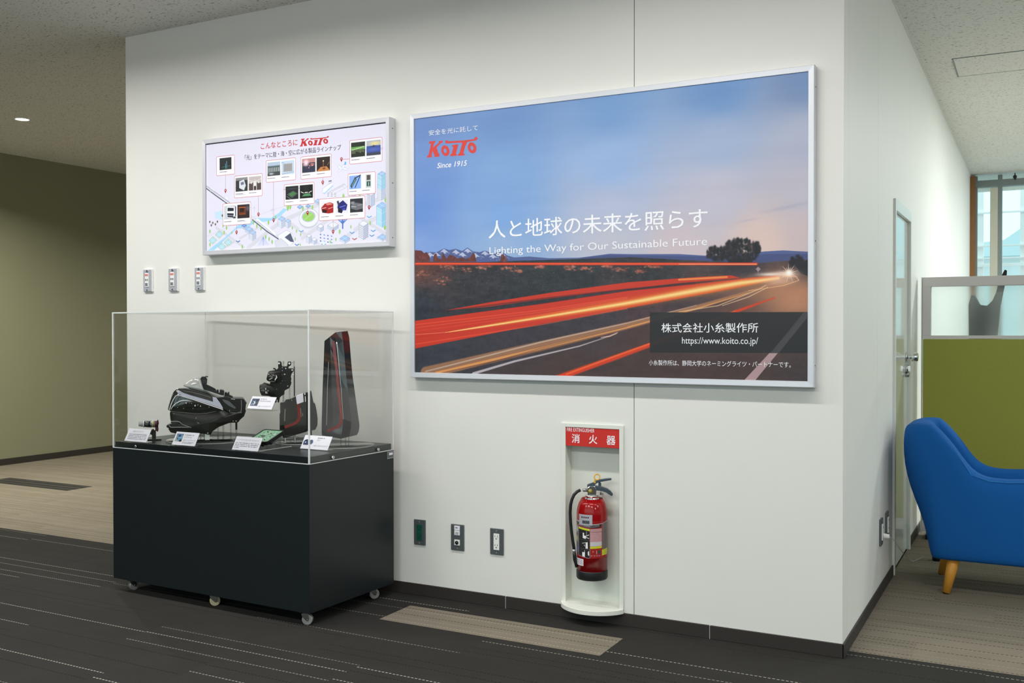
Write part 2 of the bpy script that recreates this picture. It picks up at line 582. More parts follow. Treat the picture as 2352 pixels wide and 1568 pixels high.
# ------------------------------------------------------------------ lettering
def text_mesh(s, bold=0.0, res=3):
    c = bpy.data.curves.new('lettering', 'FONT'); c.body = s; c.resolution_u = res; c.offset = bold
    o = bpy.data.objects.new('lettering_source', c); COL.objects.link(o)
    dg = bpy.context.evaluated_depsgraph_get(); dg.update()
    me = bpy.data.meshes.new_from_object(o.evaluated_get(dg))
    vs = [(v.co.x, v.co.y) for v in me.vertices]; fs = [tuple(p.vertices) for p in me.polygons]
    bpy.data.objects.remove(o); bpy.data.curves.remove(c); bpy.data.meshes.remove(me)
    return vs, fs


def lettering(s, fr, x0, x1, z0, z1, y, m, parent, bold=0.0, shear=0.0, name='lettering', res=3, spread=0.0):
    """text fitted to the rectangle x0..x1, z0..z1 of the frame, at depth y"""
    if spread:
        V = []; Fc = []; pen = 0.0
        for ch in s:
            if ch == ' ':
                pen += 0.5; continue
            vs, fs = text_mesh(ch, bold, res)
            n = len(V); w_ = 1.0 if ord(ch) > 255 else 0.6
            V += [(a + pen, b) for a, b in vs]; Fc += [tuple(i + n for i in f) for f in fs]
            pen += w_ * (1 + spread)
        vs, fs = V, Fc
    else:
        vs, fs = text_mesh(s, bold, res)
    vs = [(a + shear * b, b) for a, b in vs]
    ax = min(v[0] for v in vs); bx = max(v[0] for v in vs); az = min(v[1] for v in vs); bz = max(v[1] for v in vs)
    q = [(x0 + (a - ax) / (bx - ax) * (x1 - x0), y, z0 + (b - az) / (bz - az) * (z1 - z0)) for a, b in vs]
    mb = MB(fr); mb.add(q, fs)
    return mb.build(name, m, parent, recalc=False, merge=False)


# ------------------------------------------------------------------ painting of flat prints
def hom(c, W, H):
    A = []; r = []
    for (u, v), (x, y) in zip(c, [(0, 0), (W, 0), (W, H), (0, H)]):
        A += [[u, v, 1, 0, 0, 0, -u * x, -v * x], [0, 0, 0, u, v, 1, -u * y, -v * y]]; r += [x, y]
    h = np.linalg.solve(np.array(A, float), np.array(r, float))
    return np.append(h, 1).reshape(3, 3)


def noise2(h, w_, cell, seed=0, octv=3):
    g = np.random.RandomState(seed); out = np.zeros((h, w_)); amp = 1; tot = 0
    cx, cy = (cell if isinstance(cell, tuple) else (cell, cell))
    for o in range(octv):
        gx, gy = max(1, cx / 2 ** o), max(1, cy / 2 ** o)
        a = g.rand(int(h / gy) + 3, int(w_ / gx) + 3)
        yy = np.arange(h) / gy; xx = np.arange(w_) / gx
        y0 = yy.astype(int); x0 = xx.astype(int); fy = (yy - y0)[:, None]; fx = (xx - x0)[None]
        fy = fy * fy * (3 - 2 * fy); fx = fx * fx * (3 - 2 * fx)
        q = a[y0][:, x0] * (1 - fy) * (1 - fx) + a[y0 + 1][:, x0] * fy * (1 - fx) + a[y0][:, x0 + 1] * (1 - fy) * fx + a[y0 + 1][:, x0 + 1] * fy * fx
        out += q * amp; tot += amp; amp *= 0.55
    return out / tot


class Paint:
    def __init__(s, W, H, Hm, bgc=(255, 255, 255)):
        s.W, s.H, s.M = W, H, Hm
        s.a = np.ones((H, W, 3)) * (np.array(bgc) / 255.0)

    def t(s, p):
        q = s.M @ np.array([p[0], p[1], 1.0]); return (q[0] / q[2], q[1] / q[2])

    def mix(s, x0, x1, y0, y1, cov, col, a=1.0):
        c = np.array(col) / 255.0
        k = (cov * a)[..., None]
        s.a[y0:y1, x0:x1] = s.a[y0:y1, x0:x1] * (1 - k) + c * k

    def bbox(s, P, m=2):
        x0 = int(max(0, min(p[0] for p in P) - m)); x1 = int(min(s.W, max(p[0] for p in P) + m + 1))
        y0 = int(max(0, min(p[1] for p in P) - m)); y1 = int(min(s.H, max(p[1] for p in P) + m + 1))
        return x0, x1, y0, y1

    def cover(s, polys, x0, x1, y0, y1, ss=3):
        n = (y1 - y0) * ss; mm = (x1 - x0) * ss
        xs = x0 + (np.arange(mm) + 0.5) / ss; ys = y0 + (np.arange(n) + 0.5) / ss
        X, Y = np.meshgrid(xs, ys); ins = np.zeros(X.shape, bool)
        for P in polys:
            k = len(P)
            for i in range(k):
                xa, ya = P[i]; xb, yb = P[(i + 1) % k]
                if ya == yb:
                    continue
                c = ((ya > Y) != (yb > Y)) & (X < (xb - xa) * (Y - ya) / (yb - ya) + xa)
                ins ^= c
        return ins.reshape(y1 - y0, ss, x1 - x0, ss).mean((1, 3))

    def poly(s, pts, col, a=1.0, raw=False, holes=()):
        P = pts if raw else [s.t(p) for p in pts]
        Hs = [h if raw else [s.t(p) for p in h] for h in holes]
        x0, x1, y0, y1 = s.bbox(P)
        if x1 <= x0 or y1 <= y0:
            return
        s.mix(x0, x1, y0, y1, s.cover([P] + list(Hs), x0, x1, y0, y1), col, a)

    def line(s, pts, wd, col, a=1.0, soft=1.0, raw=False, glow=False):
        """polyline; wd one width or one per point, in texture px"""
        P = pts if raw else [s.t(p) for p in pts]
        wd = list(wd) if isinstance(wd, (list, tuple)) else [wd] * len(P)
        for i in range(len(P) - 1):
            (xa, ya), (xb, yb) = P[i], P[i + 1]
            m = max(wd) / 2 + soft * 2 + 2
            x0, x1, y0, y1 = s.bbox([P[i], P[i + 1]], m)
            if x1 <= x0 or y1 <= y0:
                continue
            X, Y = np.meshgrid(np.arange(x0, x1) + 0.5, np.arange(y0, y1) + 0.5)
            dx, dy = xb - xa, yb - ya; L2 = dx * dx + dy * dy + 1e-9
            t = ((X - xa) * dx + (Y - ya) * dy) / L2
            tt = np.clip(t, 0, 1)
            d = np.hypot(X - xa - tt * dx, Y - ya - tt * dy)
            w_ = wd[i] + (wd[i + 1] - wd[i]) * tt
            if glow:
                cov = np.exp(-(d / (w_ / 2 + 1e-6)) ** 2)
            else:
                cov = np.clip((w_ / 2 - d) / soft + 0.5, 0, 1)
            if i < len(P) - 2:
                cov = np.where(t >= 1, 0, cov)
            if i > 0:
                cov = np.where(t < 0, 0, cov)
            s.mix(x0, x1, y0, y1, cov, col, a)

    def blob(s, c, rx, ry, col, a=1.0, hard=1.0, raw=False, ang=0):
        p = c if raw else s.t(c)
        m = max(rx, ry) * 2.6
        x0, x1, y0, y1 = s.bbox([p], m)
        if x1 <= x0 or y1 <= y0:
            return
        X, Y = np.meshgrid(np.arange(x0, x1) + 0.5 - p[0], np.arange(y0, y1) + 0.5 - p[1])
        ca, sa = math.cos(ang), math.sin(ang)
        q = ((X * ca + Y * sa) / rx) ** 2 + ((-X * sa + Y * ca) / ry) ** 2
        s.mix(x0, x1, y0, y1, np.exp(-q ** hard), col, a)

    def field(s, ctrl, pw=3.0):
        """smooth colour field from control points (u,v,(r,g,b))"""
        st = 6
        X, Y = np.meshgrid(np.arange(0, s.W + st, st), np.arange(0, s.H + st, st))
        num = np.zeros(X.shape + (3,)); den = np.zeros(X.shape)
        for u, v, c in ctrl:
            p = s.t((u, v)); k = 1 / (np.hypot(X - p[0], Y - p[1]) + 25) ** pw
            num += k[..., None] * np.array(c) / 255.0; den += k
        f = num / den[..., None]
        yy = np.arange(s.H) / st; xx = np.arange(s.W) / st; y0 = yy.astype(int); x0 = xx.astype(int)
        fy = (yy - y0)[:, None, None]; fx = (xx - x0)[None, :, None]
        return f[y0][:, x0] * (1 - fy) * (1 - fx) + f[y0 + 1][:, x0] * fy * (1 - fx) + f[y0][:, x0 + 1] * (1 - fy) * fx + f[y0 + 1][:, x0 + 1] * fy * fx


def c7(x, y):
    return (920 + x / 3.824, 230 + y / 3.824)


def c8(x, y):
    return (1400 + x / 3.408, 440 + y / 3.408)


def cb(x, y):
    return (940 + x / 4.704, 560 + y / 4.704)


BIG = [(951, 272), (1856, 165), (1857, 877), (951, 855)]
LOGO = [
    [(245, 355), (300, 350), (297, 368), (287, 372), (279, 408), (330, 368), (330, 352), (367, 348), (363, 366), (350, 368), (310, 408), (326, 458), (337, 470), (333, 488), (290, 492), (292, 478), (276, 438), (266, 474), (270, 484), (266, 494), (225, 497), (228, 481), (240, 475), (261, 377), (244, 373)],
    [(447, 387), (502, 381), (498, 399), (480, 463), (491, 469), (487, 481), (430, 485), (433, 469), (443, 463), (457, 404), (445, 402)],
    [(533, 364), (582, 358), (562, 402), (546, 460), (559, 466), (555, 478), (497, 482), (500, 467), (511, 460), (533, 386)],
    [(385, 360), (392, 346), (408, 346), (412, 354), (560, 346), (642, 334), (648, 318), (664, 316), (673, 330), (664, 344), (640, 350), (560, 364), (412, 372), (394, 374)],
]


def ell(cx, cy, rx, ry, n=28, sh=0.0):
    return [(cx + rx * math.cos(2 * PI * i / n) - sh * ry * math.sin(2 * PI * i / n), cy + ry * math.sin(2 * PI * i / n)) for i in range(n)]


LOGO_O = [(ell(388, 437, 36, 47, sh=-0.12), ell(386, 438, 13, 20, sh=-0.12)), (ell(623, 412, 38, 48, sh=-0.12), ell(622, 413, 13, 20, sh=-0.12))]


def draw_logo(P, place, col):
    """place maps trace px (already flattened to the print) to texture px"""
    for g in LOGO:
        P.poly([place(*q) for q in g], col, raw=True)
    for o, h in LOGO_O:
        P.poly([place(*q) for q in o], col, raw=True, holes=[[place(*q) for q in h]])


def big_poster():
    W, H = 1808, 1190
    P = Paint(W, H, hom(BIG, W, H))
    sky = P.field([(951, 280, (110, 143, 204)), (1150, 270, (114, 152, 210)), (1400, 240, (120, 160, 212)), (1650, 200, (108, 150, 205)), (1850, 175, (118, 146, 192)),
                   (951, 400, (114, 150, 212)), (1150, 400, (126, 166, 218)), (1400, 380, (150, 178, 222)), (1650, 330, (160, 178, 212)), (1850, 320, (176, 182, 206)),
                   (951, 480, (104, 144, 214)), (1150, 500, (126, 166, 222)), (1400, 480, (178, 186, 214)), (1650, 440, (192, 190, 208)), (1850, 440, (192, 188, 202)),
                   (951, 570, (128, 160, 218)), (1150, 560, (150, 178, 218)), (1400, 560, (190, 192, 208)), (1560, 575, (206, 192, 200)), (1750, 560, (222, 196, 190)), (1850, 540, (206, 188, 192))], 3.5)
    cl = noise2(H, W, (420, 60), 3, 4)
    k = (np.clip((cl - 0.5) * 3, -1, 1) * 0.012)[..., None]
    P.a = sky + k
    # faint streak clouds at the right
    for u, v, rx, ry in [(1790, 480, 70, 7), (1830, 470, 60, 6), (1720, 505, 40, 4)]:
        P.blob((u, v), rx, ry, (158, 160, 188), 0.35, ang=-0.12)
    # land field
    g = P.field([(960, 612, (96, 66, 62)), (1100, 640, (54, 54, 60)), (1300, 640, (50, 56, 60)), (1500, 640, (52, 54, 58)), (1700, 640, (62, 60, 68)), (1850, 630, (58, 52, 60)),
                 (960, 700, (46, 52, 62)), (1200, 700, (48, 54, 60)), (1000, 820, (56, 62, 74)), (1200, 760, (62, 60, 70)), (1350, 760, (64, 60, 70)), (1500, 730, (86, 62, 68)),
                 (1700, 700, (128, 88, 76)), (1850, 680, (196, 140, 110)), (1820, 715, (176, 122, 96)), (1300, 860, (74, 60, 62)), (1500, 850, (70, 56, 56)), (1700, 860, (70, 54, 56)), (1850, 870, (50, 50, 56)), (1830, 760, (60, 60, 64))], 3.5)
    n1 = noise2(H, W, 14, 5, 4); n2 = noise2(H, W, (60, 20), 6, 4)
    g = g * (0.82 + 0.36 * n2[..., None]) + (n1[..., None] - 0.5) * 0.07
    # horizon outline of the land
    hor = [(951, 600), (1100, 601), (1180, 598), (1330, 594), (1450, 590), (1560, 596), (1640, 600), (1740, 605), (1790, 600), (1857, 596), (1857, 880), (951, 880)]
    q = [P.t(p) for p in hor]; x0, x1, y0, y1 = P.bbox(q)
    # far blue hills
    P.poly([(951, 590), (975, 581), (985, 577), (1000, 578), (1018, 569), (1030, 573), (1045, 570), (1060, 575), (1072, 567), (1085, 576), (1100, 578), (1112, 574), (1130, 581), (1150, 577), (1165, 586), (1180, 590), (1215, 588), (1260, 592), (1330, 591), (1400, 582), (1450, 583), (1560, 583), (1640, 588), (1760, 577), (1800, 575), (1857, 578), (1857, 615), (951, 615)], (84, 98, 150))
    P.poly([(1330, 592), (1400, 585), (1560, 588), (1700, 590), (1760, 583), (1857, 583), (1857, 610), (1330, 610)], (66, 76, 122), 0.7)
    gg = np.random.RandomState(4)
    for cx, cy in [(1018, 572), (1072, 571), (1000, 580), (985, 580), (1045, 574), (1112, 577), (1150, 580), (1060, 580), (1090, 582), (965, 583), (1130, 584)]:
        P.poly([(cx - 9, cy + 6), (cx - 4, cy + 1), (cx, cy - 2), (cx + 5, cy + 2), (cx + 11, cy + 7), (cx + 5, cy + 6), (cx + 1, cy + 9), (cx - 3, cy + 5)], (214, 220, 240), 0.75)
        for k_ in range(5):
            u = cx + gg.randn() * 9; v = cy + 5 + abs(gg.randn()) * 3
            P.line([(u, v), (u + gg.uniform(-5, 6), v + gg.uniform(1, 4))], gg.uniform(1.2, 2.2), (190, 200, 232), 0.55, soft=1.5)
    # blend the land over
    cov = P.cover([q], x0, x1, y0, y1, 2)[..., None]
    P.a[y0:y1, x0:x1] = P.a[y0:y1, x0:x1] * (1 - cov) + g[y0:y1, x0:x1] * cov
    # red rock towers
    for pts in [[(951, 600), (951, 573), (966, 574), (972, 580), (978, 577), (985, 588), (986, 600)],
                [(992, 600), (995, 583), (1000, 580), (1004, 592), (1012, 594), (1015, 579), (1020, 586), (1024, 593), (1030, 584), (1040, 586), (1048, 592), (1060, 590), (1070, 594), (1080, 588), (1084, 579), (1089, 583), (1093, 600)],
                [(1147, 600), (1150, 584), (1155, 582), (1159, 592), (1163, 600)]]:
        P.poly(pts, (104, 58, 56))
        for k_ in range(14):
            u = gg.uniform(pts[0][0], pts[-1][0]); v = gg.uniform(588, 599)
            P.blob((u, v), 4, 6, gg.choice([0, 1]) and (150, 84, 70) or (70, 44, 52), 0.5)
    # pinkish rock outcrops
    for u, v, w_, h_ in [(1025, 612, 34, 10), (1065, 617, 20, 8), (1110, 613, 26, 8), (1165, 614, 22, 6), (1190, 622, 14, 5), (968, 628, 22, 14), (1012, 642, 26, 9), (1310, 615, 26, 8), (1345, 616, 16, 6), (1425, 618, 18, 6), (1470, 622, 14, 5), (1240, 612, 12, 4), (1395, 610, 14, 4), (1500, 612, 26, 4)]:
        tp = P.t((u, v))
        for k_ in range(26):
            dx, dy = gg.randn() * w_ * 0.45, gg.randn() * h_ * 0.45
            c = [(186, 110, 88), (150, 84, 72), (206, 140, 120), (110, 70, 66)][gg.randint(4)]
            P.blob((tp[0] + dx * 2, tp[1] + dy * 1.6), gg.uniform(3, 9), gg.uniform(1.5, 4), c, 0.75, raw=True, ang=gg.uniform(-0.2, 0.5))
    for k_ in range(260):
        u = gg.uniform(955, 1720); v = gg.uniform(612, 665)
        P.blob((u, v), gg.uniform(1, 4), gg.uniform(0.8, 2), [(150, 150, 150), (96, 110, 104), (170, 120, 104), (30, 34, 40)][gg.randint(4)], 0.4)
    for k_ in range(500):
        u = gg.uniform(955, 1500); v = gg.uniform(620, 740)
        P.blob((u, v), gg.uniform(3, 14), gg.uniform(1, 4), (34, 40, 46), 0.35)
    # dark asphalt between the trails and the verge
    P.poly([(951, 800), (1240, 742), (1560, 680), (1720, 655), (1800, 640), (1857, 645), (1857, 880), (951, 880)], (62, 58, 66), 0.35)
    P.poly([(1090, 856), (1400, 770), (1640, 700), (1760, 660), (1857, 650), (1857, 880), (1090, 880)], (84, 62, 58), 0.40)
    P.blob((1830, 690), 150, 90, (226, 160, 118), 0.6)
    P.blob((1760, 665), 160, 40, (206, 140, 100), 0.45)
    # verge scrub at the right and the tree group
    P.blob((1690, 614), 110, 22, (56, 50, 56), 0.75)
    P.poly([(1840, 628), (1828, 610), (1857, 596), (1857, 634)], (36, 38, 46), 0.95)
    tree = []
    for k_ in range(520):
        a = gg.uniform(0, 2 * PI); r = math.sqrt(gg.rand())
        if k_ < 360:
            u, v = 1700 + 42 * r * math.cos(a), 578 + 30 * r * math.sin(a)
        elif k_ < 470:
            u, v = 1645 + 22 * r * math.cos(a), 582 + 17 * r * math.sin(a)
        else:
            u, v = 1738 + 8 * r * math.cos(a), 570 + 14 * r * math.sin(a)
        if v > 601:
            v = 600
        P.blob((u, v), gg.uniform(3, 8), gg.uniform(4, 10), [(34, 36, 44), (52, 44, 48), (28, 34, 38)][gg.randint(3)], 0.7, hard=1.6)
    for k_ in range(60):
        P.blob((gg.uniform(1815, 1850), gg.uniform(588, 612)), 6, 7, (40, 38, 48), 0.7, hard=1.5)
    # upper straight trail
    P.line([(951, 604.5), (1738, 606)], 12, (190, 56, 44), 0.9, soft=2)
    P.line([(951, 604), (1738, 606.3)], 6, (246, 90, 52), 0.95, soft=2)
    P.line([(1560, 606), (1738, 606.5)], 3, (255, 190, 140), 0.8, soft=2)
    # broad lower trails
    RED = (206, 58, 42)
    P.poly([(951, 737), (1100, 716), (1290, 688), (1480, 661), (1640, 640), (1700, 633), (1706, 640), (1560, 664), (1400, 690), (1240, 722), (1060, 752), (951, 800)], (120, 40, 40), 0.35)
    P.poly([(1020, 712), (1120, 694), (1260, 672), (1440, 648), (1600, 636), (1680, 632), (1700, 638), (1560, 650), (1400, 668), (1240, 688), (1120, 704)], RED, 0.95)
    P.poly([(951, 736), (1100, 716), (1240, 698), (1440, 668), (1600, 652), (1720, 638), (1790, 632), (1792, 640), (1680, 664), (1440, 708), (1240, 744), (951, 800)], RED, 0.97)
    P.line([(1010, 714), (1130, 700), (1260, 684), (1440, 664), (1640, 645)], [3, 7, 9, 7, 3], (70, 40, 46), 0.55, soft=3)
    for (v0, v1, wdt, c, a) in [(745, 690, 5, (232, 78, 56), 0.8), (760, 697, 4, (226, 70, 50), 0.7), (775, 704, 6, (190, 50, 38), 0.5), (790, 716, 5, (240, 90, 62), 0.6), (752, 693, 2, (250, 130, 100), 0.5)]:
        P.line([(951, v0), (1240, v0 - (v0 - v1) * 0.6), (1440, v1 - 8)], wdt, c, a, soft=3)
    P.line([(1030, 762), (1240, 728), (1440, 696), (1600, 668), (1720, 648), (1790, 638)], [4, 20, 34, 40, 30, 12], (246, 150, 60), 0.75, glow=True)
    P.line([(1020, 763), (1100, 751), (1240, 729), (1440, 696), (1600, 667), (1700, 650), (1788, 639)], [2, 7, 8, 14, 20, 18, 12], (255, 226, 150), 0.9, glow=True)
    P.line([(1560, 642), (1670, 636)], 8, (250, 170, 90), 0.7, soft=3)
    P.line([(951, 768), (1020, 763)], 3, (240, 150, 120), 0.6, soft=2)
    # yellow centre lines
    P.line([(975, 856), (1240, 795), (1440, 748), (1600, 706), (1700, 676), (1780, 650)], [56, 44, 30, 18, 10, 4], (186, 130, 92), 0.75, soft=6)
    P.line([(1000, 857), (1240, 800), (1440, 752), (1600, 709), (1720, 673)], [14, 8, 6, 5, 3], (236, 162, 92), 0.8, soft=3)
    P.line([(975, 853), (1240, 786), (1440, 742), (1600, 701)], [6, 6, 4, 2], (206, 190, 180), 0.7, soft=2)
    P.line([(1010, 857), (1240, 806), (1440, 757), (1600, 714)], [4, 4, 3, 2], (110, 70, 58), 0.7, soft=2)
    P.line([(1040, 857), (1240, 800), (1440, 750)], [3, 3, 2], (90, 60, 52), 0.6, soft=2)
    P.line([(1085, 858), (1180, 830), (1330, 795), (1415, 767)], [12, 9, 5, 2], (214, 206, 214), 0.8, soft=3)
    P.line([(1380, 775), (1400, 772), (1418, 764)], [3, 6, 4], (236, 190, 170), 0.8, soft=2)
    P.line([(1560, 716), (1650, 702), (1745, 664), (1760, 655)], [3, 4, 4, 3], (232, 196, 160), 0.75, soft=2)
    P.line([(1660, 702), (1720, 682), (1764, 660)], [3, 4, 3], (240, 206, 170), 0.7, soft=2)
    # lower red trail
    P.line([(1270, 872), (1400, 826), (1500, 790), (1620, 745), (1690, 716), (1780, 684)], [26, 22, 18, 14, 12, 4], (220, 66, 38), 0.95, soft=6)
    P.line([(1300, 860), (1400, 823), (1500, 787), (1690, 714)], [6, 7, 6, 3], (250, 110, 60), 0.8, soft=4)
    # near white line
    P.poly([(1708, 877), (1734, 877), (1857, 728), (1857, 716)], (190, 158, 162), 0.9)
    # glare of the oncoming car
    P.blob((1805, 630), 46, 14, (255, 216, 196), 0.9); P.blob((1770, 630), 50, 7, (255, 240, 230), 0.8)
    P.blob((1790, 645), 60, 18, (255, 200, 170), 0.6)
    for k_ in range(18):
        a = k_ * 2 * PI / 18 + 0.1; r = 22 if k_ % 2 else 14
        P.line([(1813, 627), (1813 + r * math.cos(a), 627 + r * math.sin(a))], [4, 0.5], (255, 214, 190), 0.85, soft=1.5)
    P.blob((1813, 627), 12, 12, (255, 255, 252), 1.0)
    P.line([(1800, 634), (1830, 636), (1836, 644), (1800, 656), (1720, 668)], [3, 3, 3, 3, 2], (255, 196, 140), 0.7, soft=2)
    P.line([(1742, 616), (1742, 632)], 2, (150, 140, 150), 0.9); P.poly([(1742, 612), (1748, 618), (1742, 624), (1736, 618)], (170, 150, 160), 0.8)
    # info band
    P.poly([(1492.7, 717.3), (1857, 717), (1857, 812), (1492.7, 810)], (42, 44, 48), 0.93)
    P.poly([(1771, 812), (1790, 812), (1857, 728), (1857, 717), (1848, 717)], (84, 84, 88), 0.6)
    # grain
    P.a += (rng.rand(H, W, 1) - 0.5) * 0.015
    # red emblem
    Ml = P.M
    draw_logo(P, lambda x, y: P.t(c7(x, y)), (222, 66, 60))
    return P.a


def small_poster():
    W, H = 1395, 675
    SM = [(145, 370), (2000, 135), (1992, 1362), (140, 1457)]
    P = Paint(W, H, hom(SM, W, H), (234, 232, 250))
    gg = np.random.RandomState(9)
    # local drawing frame: texture px, with helpers from crop px
    T = P.t
    GR = (206, 206, 222)

    def iso(cx, cy, w_, h_, top=(170, 205, 246), lf=(232, 234, 246), rt=(206, 210, 230), win=(150, 180, 216), rows=4, d=None):
        d = d or w_ * 0.5
        s_ = 0.5
        tl = (cx - w_, cy - h_ - w_ * s_); tr = (cx + w_, cy - h_ - w_ * s_); tt = (cx, cy - h_ - w_ * 2 * s_); tf = (cx, cy - h_)
        bl = (cx - w_, cy - w_ * s_); br = (cx + w_, cy - w_ * s_); bf = (cx, cy)
        P.poly([tl, tf, bf, bl], lf, raw=True); P.poly([tf, tr, br, bf], rt, raw=True); P.poly([tl, tt, tr, tf], top, raw=True)
        for r in range(rows):
            f = (r + 0.5) / rows
            P.line([(tl[0] + 2, tl[1] + h_ * f), (tf[0] - 2, tf[1] + h_ * f)], 1.6, win, 0.8, raw=True)
            P.line([(tf[0] + 2, tf[1] + h_ * f), (tr[0] - 2, tr[1] + h_ * f)], 1.6, win, 0.8, raw=True)
        for a, b in ((tl, tt), (tt, tr), (tr, tf), (tf, tl), (tl, bl), (tf, bf), (tr, br)):
            P.line([a, b], 1.2, (110, 122, 160), 0.7, raw=True)
        P.line([((tl[0] + tt[0]) / 2, (tl[1] + tt[1]) / 2), ((tf[0] + tr[0]) / 2, (tf[1] + tr[1]) / 2)], 1.2, (255, 255, 255), 0.9, raw=True)
        P.line([((tt[0] + tr[0]) / 2, (tt[1] + tr[1]) / 2), ((tf[0] + tl[0]) / 2, (tf[1] + tl[1]) / 2)], 1.2, (255, 255, 255), 0.9, raw=True)

    def tree(c, k=1.0):
        x, y = T(c)
        P.line([(x, y), (x, y + 14 * k)], 2, (120, 140, 90), 1, raw=True)
        P.blob((x, y), 6 * k, 12 * k, (150, 206, 110), 1, hard=3, raw=True)
        P.blob((x - 2, y - 2), 3 * k, 8 * k, (178, 224, 138), 0.8, hard=2, raw=True)

    # roads
    for pts, wd in [([(145, 1310), (430, 1180), (900, 1010), (1100, 960)], 4), ([(560, 1430), (900, 1160), (1290, 980)], 26), ([(900, 1100), (1140, 1280), (1300, 1400)], 20),
                    ([(1120, 1330), (1400, 1130), (1700, 1000), (1990, 900)], 24), ([(1560, 1330), (1750, 1180), (1990, 1080)], 26), ([(240, 1220), (520, 1420)], 16),
                    ([(1400, 860), (1560, 770)], 14), ([(1700, 1100), (1990, 1290)], 20), ([(300, 1440), (700, 1200)], 14)]:
        P.line(pts, wd, (222, 222, 234), 1)
    for pts in [[(1400, 850), (1555, 770), (1595, 795), (1440, 880)], [(1505, 810), (1545, 790), (1560, 815)]]:
        P.line(pts, 1.6, (196, 196, 212), 1)
    # river
    P.poly([(150, 1456), (330, 1320), (470, 1190), (560, 1180), (640, 1120), (690, 1120), (800, 1120), (880, 1070), (930, 1020), (970, 1030), (900, 1100), (840, 1140), (720, 1160), (660, 1150), (560, 1220), (450, 1230), (300, 1370), (215, 1456)], (176, 220, 250))
    P.poly([(225, 1060), (300, 1045), (320, 1140), (230, 1125)], (206, 232, 252))
    # elevated railway at the left
    P.line([(140, 800), (250, 880), (380, 975), (610, 1120), (760, 1240), (880, 1320)], 20, (226, 226, 236), 1)
    P.line([(140, 815), (250, 898), (380, 992)], 6, (80, 82, 104), 1)
    P.line([(610, 1138), (760, 1260), (880, 1340)], 6, (84, 86, 108), 1)
    P.line([(140, 790), (250, 868), (380, 962)], 3, (140, 144, 170), 1)
    P.line([(660, 1135), (720, 1185), (780, 1235), (840, 1290)], 16, (244, 246, 252), 1)
    P.line([(660, 1150), (780, 1250), (840, 1305)], 2, (110, 150, 206), 1)
    for u, v in [(205, 830), (350, 925)]:
        x, y = T((u, v)); P.line([(x - 16, y - 14), (x + 14, y + 8)], 5, (244, 246, 250), 1, raw=True); P.line([(x - 18, y - 16), (x - 18, y + 16)], 4, (214, 218, 232), 1, raw=True); P.line([(x + 14, y + 8), (x + 14, y + 26)], 4, (180, 206, 236), 1, raw=True)
    # station roof
    for pts, c in [([(870, 1300), (960, 1245), (1020, 1280), (1035, 1370), (985, 1415), (880, 1350)], (242, 243, 250)), ([(940, 1320), (1000, 1275), (1035, 1368), (1000, 1365)], (96, 104, 128)), ([(840, 1360), (900, 1330), (980, 1400), (940, 1420), (850, 1420)], (222, 224, 236))]:
        P.poly(pts, c)
        P.line(pts + [pts[0]], 1.2, (150, 156, 186), 0.9)
    # fields (solar / ponds)
    for u, v in [(270, 1290), (205, 1350), (360, 1370), (295, 1415)]:
        x, y = T((u, v)); w_ = 34; h_ = 24
        pts = [(x - w_, y), (x, y - h_), (x + w_, y), (x, y + h_)]
        P.poly(pts, (190, 226, 244), raw=True); P.line(pts + [pts[0]], 2.4, (166, 206, 140), 1, raw=True)
        P.line([(x - w_ / 2, y - h_ / 2), (x + w_ / 2, y + h_ / 2)], 1.2, (255, 255, 255), 1, raw=True); P.line([(x + w_ / 2, y - h_ / 2), (x - w_ / 2, y + h_ / 2)], 1.2, (255, 255, 255), 1, raw=True)
    # brown bushes
    for u, v in [(175, 1160), (205, 1170), (252, 1158), (190, 1195), (232, 1185), (303, 1095)]:
        x, y = T((u, v)); P.blob((x, y), 6, 7, (110, 84, 84), 1, hard=3, raw=True); P.line([(x, y), (x, y + 10)], 1.5, (120, 90, 70), 1, raw=True)
    for u, v, k in [(175, 1258, 1), (175, 1392, 1), (345, 1220, 1), (320, 1268, 1), (400, 1270, .7), (310, 1200, .8), (620, 1165, 1), (655, 1200, 1), (698, 1225, 1), (745, 1315, 1), (780, 1335, 1), (810, 1365, 1), (848, 1110, .9), (775, 1165, 1.1),
                    (975, 1010, 1.6), (1000, 1000, 1.4), (1020, 1220, .8), (1062, 1255, .8), (1105, 1290, .8), (1048, 1335, .8), (1130, 1020, 1.2), (1228, 1008, 1.1), (1550, 895, 1.3), (1718, 880, 1), (1825, 1170, .9), (1508, 1260, 1.1), (1625, 1210, .8), (1468, 1340, .8), (1410, 1365, .8), (1978, 1210, 1.4), (1985, 930, 1.1), (505, 1415, 1), (1100, 1400, .8)]:
        tree((u, v), k)
    # wind turbines
    for u, v in [(632, 1010), (815, 1030)]:
        x, y = T((u, v)); P.line([(x, y), (x, y + 30)], 2, (190, 198, 220), 1, raw=True)
        for a in (-1.3, 0.7, 2.7):
            P.line([(x, y), (x + 22 * math.cos(a), y + 22 * math.sin(a))], [3, 1], (200, 206, 226), 1, raw=True)
